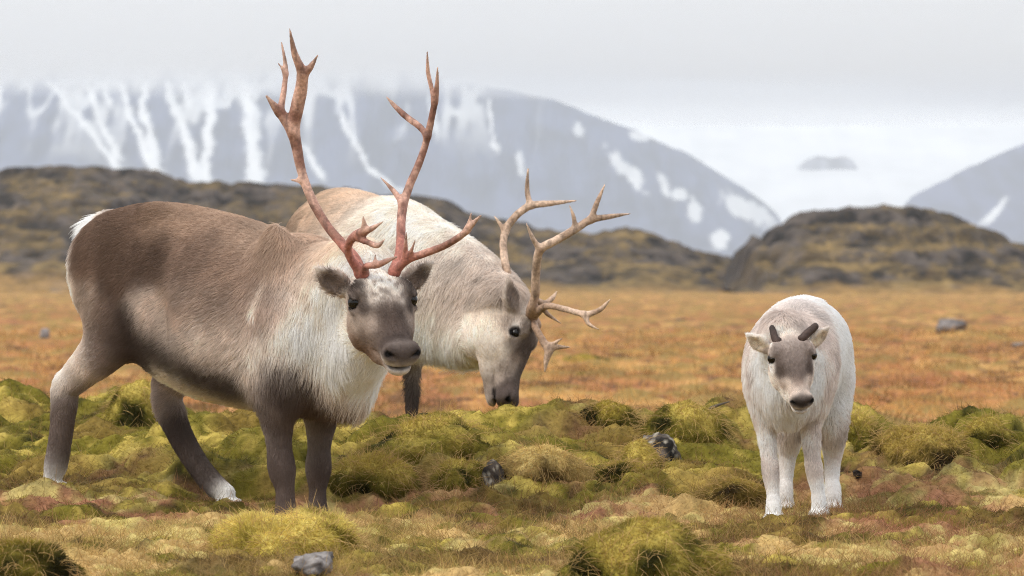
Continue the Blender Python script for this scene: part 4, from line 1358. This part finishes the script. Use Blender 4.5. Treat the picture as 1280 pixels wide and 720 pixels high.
# ---- 2. grazing reindeer behind the mossy rise
f2 = Frame(455, 18.5, -67)
F = Field(.0075)
def s2(s, z0, z1, lat, fw=.15, l=0):
    return (np.array([s, l, (z0 + z1) / 2]), (fw, lat, (z1 - z0) / 2))
F.add(chain([s2(-.38, .70, 1.07, .15, .12), s2(-.27, .58, 1.10, .19), s2(-.1, .46, 1.09, .25), s2(.08, .42, 1.06, .265), s2(.24, .43, 1.06, .25), s2(.36, .46, 1.03, .21, .14)], .02), .05)
for sd in (1, -1):
    F.add([((-.28, sd * .11, .80), (.15, .10, .20), None)], .08)
    F.add([((.27, sd * .12, .70), (.12, .10, .22), None)], .08)
F.add(chain([((-.46, 0, .98), (.06, .05, .06)), ((-.52, 0, .90), (.03, .03, .07))]), .05)
hd2 = Head(f2.loc(pix(643, 392, 17.72)), f2.loc(pix(641, 507, 17.60)), f2.B.T @ np.array([1, -.22, -.05]), .355)
F.add(chain([((.34, .0, .78), (.19, .19, .25)), ((.50, .06, .745), (.17, .17, .235)), ((.66, .13, .69), (.15, .155, .205)), ((.80, .19, .635), (.12, .13, .165)), (hd2.p(-.03, 0, -.04), (.085, .09, .10))], .02), .08)
F.add(chain([((.46, .04, .62), (.14, .13, .14)), ((.64, .13, .56), (.12, .11, .11)), (hd2.p(.10, 0, -.12), (.08, .075, .07))], .02), .08)
leg(F, f2, [((-.28, -.12, .75), (.14, .09, .14)), ((-.22, -.14, .58), (.10, .07, .10)), ((-.33, -.13, .42), .055), ((-.34, -.13, .2), .036), ((-.31, -.13, .1), .034)], (1, 0, 0), .033)
leg(F, f2, [((-.28, .12, .75), (.14, .09, .14)), ((-.18, .12, .58), (.10, .07, .10)), ((-.25, .07, .42), .05), ((-.24, .06, .2), .034), ((-.2, .06, .1), .032)], (1, 0, 0), .033)
leg(F, f2, [((.22, -.12, .62), (.11, .09, .13)), ((.20, -.12, .48), (.06, .05, .07)), ((.20, -.12, .32), .036), ((.20, -.12, .18), .030), ((.20, -.12, .1), .028)], (1, 0, 0), .033)
leg(F, f2, [((.28, .10, .62), (.11, .09, .13)), ((.29, .085, .52), (.042, .036, .05)), ((.30, .078, .44), .027), ((.30, .075, .32), .023), ((.31, .07, .18), .023), ((.31, .07, .1), .024)], (1, 0, 0), .033)
ears2 = build_head(F, hd2, ear_dir=(-.70, .52, -.06), ear_len=.10, ear_n=(.3, .6, .8), ear_w=.72)
bc = []
def b2(s, l, z, rgb, sg=.08):
    bc.append((np.array([s, l, z]), sg, lin(*rgb) * np.array([1.0, 1.02, 1.04])))
for a in [(-.40, .1, 1.0, (164, 140, 120)), (-.25, .1, 1.08, (176, 152, 131)), (-.3, .2, .85, (150, 128, 112)), (-.05, .1, 1.07, (182, 160, 140)), (0, .25, .85, (180, 160, 144)), (.15, .1, 1.05, (196, 176, 158)), (.2, .24, .8, (206, 193, 181)), (.34, .1, 1.0, (212, 200, 188)),
          (.45, .15, .85, (216, 205, 194)), (.55, .1, .95, (220, 210, 199)), (.65, .2, .75, (214, 205, 196)), (.75, .1, .78, (204, 192, 182)), (.8, .2, .7, (176, 160, 148)), (.5, .15, .6, (218, 209, 198)), (.65, .2, .5, (222, 213, 202)), (.4, .1, .5, (214, 203, 190)), (.78, .3, .58, (220, 211, 200)),
          (.1, .1, .44, (214, 203, 184)), (.28, .12, .5, (150, 132, 120)), (-.1, .2, .5, (140, 122, 110)), (-.55, 0, .9, (244, 240, 234))]:
    b2(*a)
for s_ in (-.3, .28):
    for z_ in (.36, .2, .06):
        b2(s_, .11, z_, (84, 70, 64), .06)
lc = [((0, .2, .8), .3, .030), ((.6, .1, .75), .16, .045), ((.55, .1, .5), .1, .075), ((-.5, 0, .9), .06, .05)]
HC2 = [((.36, 0, 0), .022, lin(104, 91, 87)), ((.345, .03, -.02), .02, lin(96, 83, 79)), ((.335, .045, -.03), .022, lin(112, 98, 92), 2), ((.33, 0, -.09), .02, lin(170, 158, 148)), ((.28, .02, -.10), .025, lin(150, 134, 122)),
       ((.30, .05, -.01), .022, lin(112, 97, 90), 2), ((.26, 0, .02), .022, lin(120, 106, 98), 3), ((.22, 0, .04), .022, lin(118, 104, 96), 3), ((.16, .02, .06), .022, lin(106, 91, 83), 3), ((.11, .03, .075), .02, lin(120, 105, 96), 3), ((.19, .055, .02), .016, lin(150, 133, 121), 3), ((.17, .06, .035), .012, lin(108, 92, 83), 2),
       ((.225, .05, -.005), .018, lin(182, 166, 154), 3), ((.22, .055, -.035), .02, lin(150, 133, 121), 2), ((.255, .05, -.05), .018, lin(176, 160, 148), 2), ((.122, .098, .000), .012, lin(196, 183, 171), 2), ((.085, .095, .026), .012, lin(214, 205, 196), 4), ((.105, .086, .048), .011, lin(182, 168, 156), 2), ((.09, .09, .045), .016, lin(128, 112, 103), 3),
       ((.14, .085, -.005), .015, lin(120, 104, 95), 2), ((.05, .06, .07), .025, lin(196, 184, 170)), ((.03, .03, .08), .025, lin(206, 195, 182)), ((.08, .095, -.01), .022, lin(140, 124, 113), 2), ((.12, .075, -.06), .03, lin(204, 192, 178), 2), ((.18, .06, -.08), .03, lin(196, 182, 167), 2),
       ((.05, .09, -.05), .035, lin(200, 187, 173)), ((.24, .03, -.10), .025, lin(176, 160, 146)), ((.0, .08, 0), .03, lin(150, 134, 122)),
       ((.15, .07, -.045), .022, lin(214, 202, 189), 4), ((.19, .062, -.06), .022, lin(210, 198, 184), 4), ((.13, .07, -.09), .03, lin(216, 205, 193), 3), ((.23, .055, -.075), .02, lin(200, 187, 174), 3), ((.225, .058, -.035), .014, lin(170, 154, 142), 3), ((.27, .05, -.065), .016, lin(160, 145, 135), 2)]
def comb2(V):
    c = np.tile(np.array([-1.0, 0, -.45]), (len(V), 1))
    t = sstep(.25, .5, V[:, 0])[:, None]
    return c * (1 - t) + np.array([-.45, -.15, -1.0]) * t
deer2 = animal('reindeer', f2, 'pale necked reindeer with beige antlers grazing with lowered head behind the mossy rise')
finish_animal(deer2, f2, F, hd2, bc, lc, HC2, HL, comb2, 180000, 711, lin(186, 168, 152), rad=.00055, ears=ears2, small_eye=True, ear_in=(146, 131, 121), ear_rim=(196, 183, 172))
A = lambda px, py, dd=0.0: f2.loc(pix(px, py, 17.66 + dd))
tan_ = (lin(160, 132, 110), lin(206, 178, 156), lin(150, 122, 102))
tantip = lin(214, 184, 158)
antler(deer2, 'antler', [
    [(hd2.p(.03, .045, .07), .019), (A(664, 386, -.08), .0165), (A(669, 368, -.11), .015), (A(670, 340, -.15), .0145), (A(675, 313, -.19), .0145), (A(696, 300, -.20), .014), (A(720, 286, -.19), .0135), (A(738, 275, -.17), .0125), (A(760, 271, -.14), .0095), (A(788, 267, -.10), .003)],
    [(A(738, 275, -.17), .0105), (A(746, 254, -.16), .009), (A(756, 231, -.14), .003)],
    [(A(719, 286, -.19), .009), (A(717, 271, -.20), .007), (A(712, 257, -.20), .0025)],
    [(A(675, 311, -.19), .0105), (A(666, 298, -.21), .008), (A(658, 279, -.22), .0025)],
    [(hd2.p(.035, .045, .075), .016), (A(682, 383, -.14), .012), (A(704, 386, -.19), .0105), (A(722, 391, -.22), .0105), (A(734, 393, -.23), .0105), (A(750, 387, -.24), .009), (A(762, 375, -.25), .003)],
    [(A(731, 393, -.23), .0085), (A(736, 405, -.24), .007), (A(749, 412, -.25), .0025)],
    [(hd2.p(.05, .03, .075), .016), (A(670, 411, -.06), .012), (A(679, 427, -.08), .013), (A(686, 437, -.09), .015), (A(683, 450, -.09), .010), (A(681, 465, -.09), .003)],
    [(A(686, 435, -.09), .013), (A(697, 434, -.09), .009), (A(713, 434, -.09), .003)],
    [(A(688, 432, -.09), .009), (A(696, 427, -.10), .006), (A(703, 423, -.10), .0025)]], .0040, tan_, tantip, 811, f2, thick=1.06)
antler(deer2, 'antler', [
    [(hd2.p(.03, -.045, .07), .018), (A(646, 371, .10), .0155), (A(637, 352, .13), .0145), (A(631, 325, .17), .0135), (A(629, 303, .20), .013), (A(634, 284, .22), .0135), (A(648, 267, .22), .013), (A(664, 257, .21), .013), (A(690, 254, .18), .010), (A(720, 251, .14), .003)],
    [(A(663, 257, .21), .010), (A(659, 238, .21), .009), (A(660, 211, .20), .003)],
    [(A(632, 290, .22), .009), (A(625, 280, .23), .007), (A(618, 270, .24), .0025)],
    [(hd2.p(.035, -.045, .075), .015), (A(664, 375, .10), .011), (A(680, 379, .14), .010), (A(690, 373, .16), .009), (A(696, 364, .18), .003)],
    [(A(676, 379, .13), .009), (A(684, 392, .15), .008), (A(701, 404, .17), .0025)]], .0040, tan_, tantip, 812, f2, thick=1.06)

# ---- 3. calf facing the viewer
f3 = Frame(996, 15.42, -100)
F = Field(.0055)
F.add(chain([s2(-.26, .45, .68, .115, .10), s2(-.16, .38, .695, .135, .11), s2(0, .34, .68, .145, .11), s2(.13, .335, .655, .136, .11), s2(.23, .345, .61, .105, .09)], .015), .04)
for sd in (1, -1):
    F.add([((-.17, sd * .075, .49), (.10, .062, .12), None)], .06)
    F.add([((.17, sd * .078, .45), (.075, .046, .12), None)], .06)
F.add(chain([((-.34, 0, .58), (.04, .035, .04)), ((-.38, 0, .53), (.025, .025, .04))]), .04)
hd3 = Head(f3.loc(pix(984, 429, 15.0)), f3.loc(pix(1004, 503, 14.83)), f3.B.T @ np.array([0.02, -.6, .75]), .36)
F.add(chain([((.20, 0, .48), (.11, .105, .14)), ((.29, .01, .50), (.095, .085, .115)), (hd3.p(-.08, 0, -.05), (.075, .07, .085)), (hd3.p(-.02, 0, -.03), (.055, .058, .058))], .015), .05)
F.add(chain([((.24, 0, .38), (.075, .075, .09)), ((.31, .01, .41), (.06, .06, .07))], .015), .05)
def cl_leg(px_s, toe):
    leg(F, f3, px_s, toe, .026, .04)
def c3(px, py, s):
    """local point at forward distance s seen at a pixel"""
    y = f3.O[1]
    for _ in range(6):
        p = pix(px, py, y); q = f3.loc(p); y += (s - q[0]) * f3.u[1]
    return f3.loc(pix(px, py, y))
cl_leg([(c3(956, 484, .18), (.06, .044, .075)), (c3(957, 526, .20), (.034, .029, .042)), (c3(961, 565, .21), (.024, .023, .024)), (c3(963, 588, .22), (.027, .026, .027)), (c3(966, 615, .23), .0185), (c3(967, 640, .24), .021), (c3(967, 648, .25), .022)], (1, 0, 0))
cl_leg([(c3(1011, 484, .16), (.06, .044, .075)), (c3(1013, 526, .17), (.034, .029, .042)), (c3(1015, 565, .17), (.024, .023, .024)), (c3(1018, 588, .17), (.027, .026, .027)), (c3(1022, 613, .17), .019), (c3(1023, 630, .17), .021), (c3(1024, 638, .17), .022)], (1, -.1, 0))
cl_leg([(c3(985, 480, -.16), (.09, .06, .10)), (c3(988, 525, -.15), (.05, .042, .055)), (c3(985, 565, -.21), (.031, .028, .033)), (c3(982, 598, -.20), .022), (c3(981, 620, -.17), .024), (c3(981, 630, -.16), .024)], (1, 0, 0))
cl_leg([(c3(1040, 480, -.16), (.09, .06, .10)), (c3(1041, 525, -.14), (.050, .042, .055)), (c3(1041, 565, -.21), (.031, .028, .033)), (c3(1040, 598, -.20), .022), (c3(1041, 618, -.17), .025), (c3(1041, 626, -.15), .025)], (1, 0, 0))
ears3 = build_head(F, hd3, True, ear_dir=(-.30, .66, .46), ear_len=.098, ear_w=.92, ear_base=(.03, .082, .004))
bc = []
for a in [(-.1, 0, .69, (212, 206, 203), .07), (.08, 0, .65, (192, 183, 178), .06), (.2, 0, .6, (182, 171, 165), .05), (-.25, 0, .66, (226, 222, 221), .08), (0, .16, .5, (232, 229, 229), .08), (0, .16, .35, (228, 224, 223), .08), (-.2, .14, .45, (228, 224, 223), .08), (.2, .10, .54, (200, 190, 185), .04, 2), (.22, .12, .44, (194, 184, 179), .035, 2),
          (.3, .06, .45, (226, 221, 218), .04), (.28, .02, .34, (220, 214, 210), .05), (0, 0, .28, (220, 213, 207), .08), (.2, .10, .32, (196, 186, 180), .03, 2), (.2, .07, .22, (214, 207, 203), .04), (.2, .07, .17, (180, 169, 163), .025, 2), (.2, .07, .10, (218, 212, 208), .035), (.2, .07, .0, (236, 234, 232), .04),
          (-.15, .12, .30, (158, 147, 141), .035, 2), (-.2, .10, .2, (212, 204, 200), .04), (-.2, .1, .05, (228, 223, 220), .06)]:
    bc.append((np.array(a[:3]), a[4], np.minimum(lin(*a[3]) * 1.04, .86), a[5] if len(a) > 5 else 1.0))
lc = [((0, .1, .5), .3, .030), ((.3, 0, .4), .1, .028), ((.2, .1, .2), .08, .014)]
HC3 = [((.362, 0, -.005), .018, lin(64, 54, 51), 5), ((.350, .03, -.010), .012, lin(70, 59, 55), 4), ((.35, 0, .012), .014, lin(150, 138, 131), 2), ((.335, .045, -.03), .022, lin(190, 177, 167)), ((.34, .02, -.055), .016, lin(204, 194, 185), 2), ((.32, 0, -.09), .025, lin(220, 213, 206)), ((.25, .05, -.08), .03, lin(214, 204, 195)),
       ((.30, .02, .015), .018, lin(186, 171, 160), 2), ((.26, 0, .025), .02, lin(150, 132, 121), 2), ((.20, 0, .045), .028, lin(128, 114, 107), 3), ((.13, 0, .07), .03, lin(146, 132, 125), 2), ((.06, 0, .08), .03, lin(164, 151, 144), 2), ((.14, .05, .06), .02, lin(138, 124, 117), 3),
       ((.09, .085, .048), .016, lin(148, 135, 128), 2), ((.125, .10, -.006), .020, lin(226, 219, 214), 4), ((.080, .095, .040), .012, lin(190, 175, 165), 3), ((.142, .075, .034), .015, lin(100, 85, 77), 4), ((.175, .07, .010), .017, lin(104, 89, 81), 4), ((.23, .062, -.02), .016, lin(176, 160, 149), 2), ((.25, .05, .0), .016, lin(196, 182, 171), 2), ((.17, .085, -.055), .025, lin(206, 194, 184), 2), ((.08, .11, -.03), .025, lin(150, 132, 121), 2),
       ((.0, .09, -.05), .04, lin(206, 196, 187)), ((.08, .04, -.12), .04, lin(216, 208, 200)), ((0, 0, .06), .03, lin(206, 195, 185)), ((.0, .10, .03), .02, lin(140, 122, 112))]
HL3 = [((.05, 0, .07), .04, .020), ((.2, .05, -.03), .05, .012), ((.3, 0, 0), .05, .007), ((-.02, .15, .09), .06, .012), ((.0, .05, -.1), .05, .04)]
def comb3(V):
    c = np.tile(np.array([-.8, 0, -.6]), (len(V), 1))
    t = sstep(.12, .25, V[:, 0])[:, None]
    return c * (1 - t) + np.array([-.2, 0, -1.0]) * t
deer3 = animal('reindeer', f3, 'small fluffy white calf with short dark antler buds facing the viewer')
finish_animal(deer3, f3, F, hd3, bc, lc, HC3, HL3, comb3, 170000, 721, lin(230, 222, 214), calf=True, rad=.00042, legz=.27, lift0=.36, clump=.35, ears=ears3, ear_in=(206, 192, 176), ear_rim=(214, 204, 196))
A = lambda px, py, dd=0.0: f3.loc(pix(px, py, 14.96 + dd))
vel = (lin(62, 46, 40), lin(84, 64, 56), lin(70, 54, 48))
antler(deer3, 'antler', [[(hd3.p(.035, .055, .055), .016), (A(970, 426, -.01), .0135), (A(967, 417, .0), .0125), (A(965, 410, .01), .0105)]], .004, vel, lin(58, 44, 38), 821, f3)
antler(deer3, 'antler', [[(hd3.p(.035, -.055, .055), .016), (A(1003, 423, -.01), .0135), (A(1011, 415, .0), .0145), (A(1019, 408, .01), .0125)]], .004, vel, lin(58, 44, 38), 822, f3)
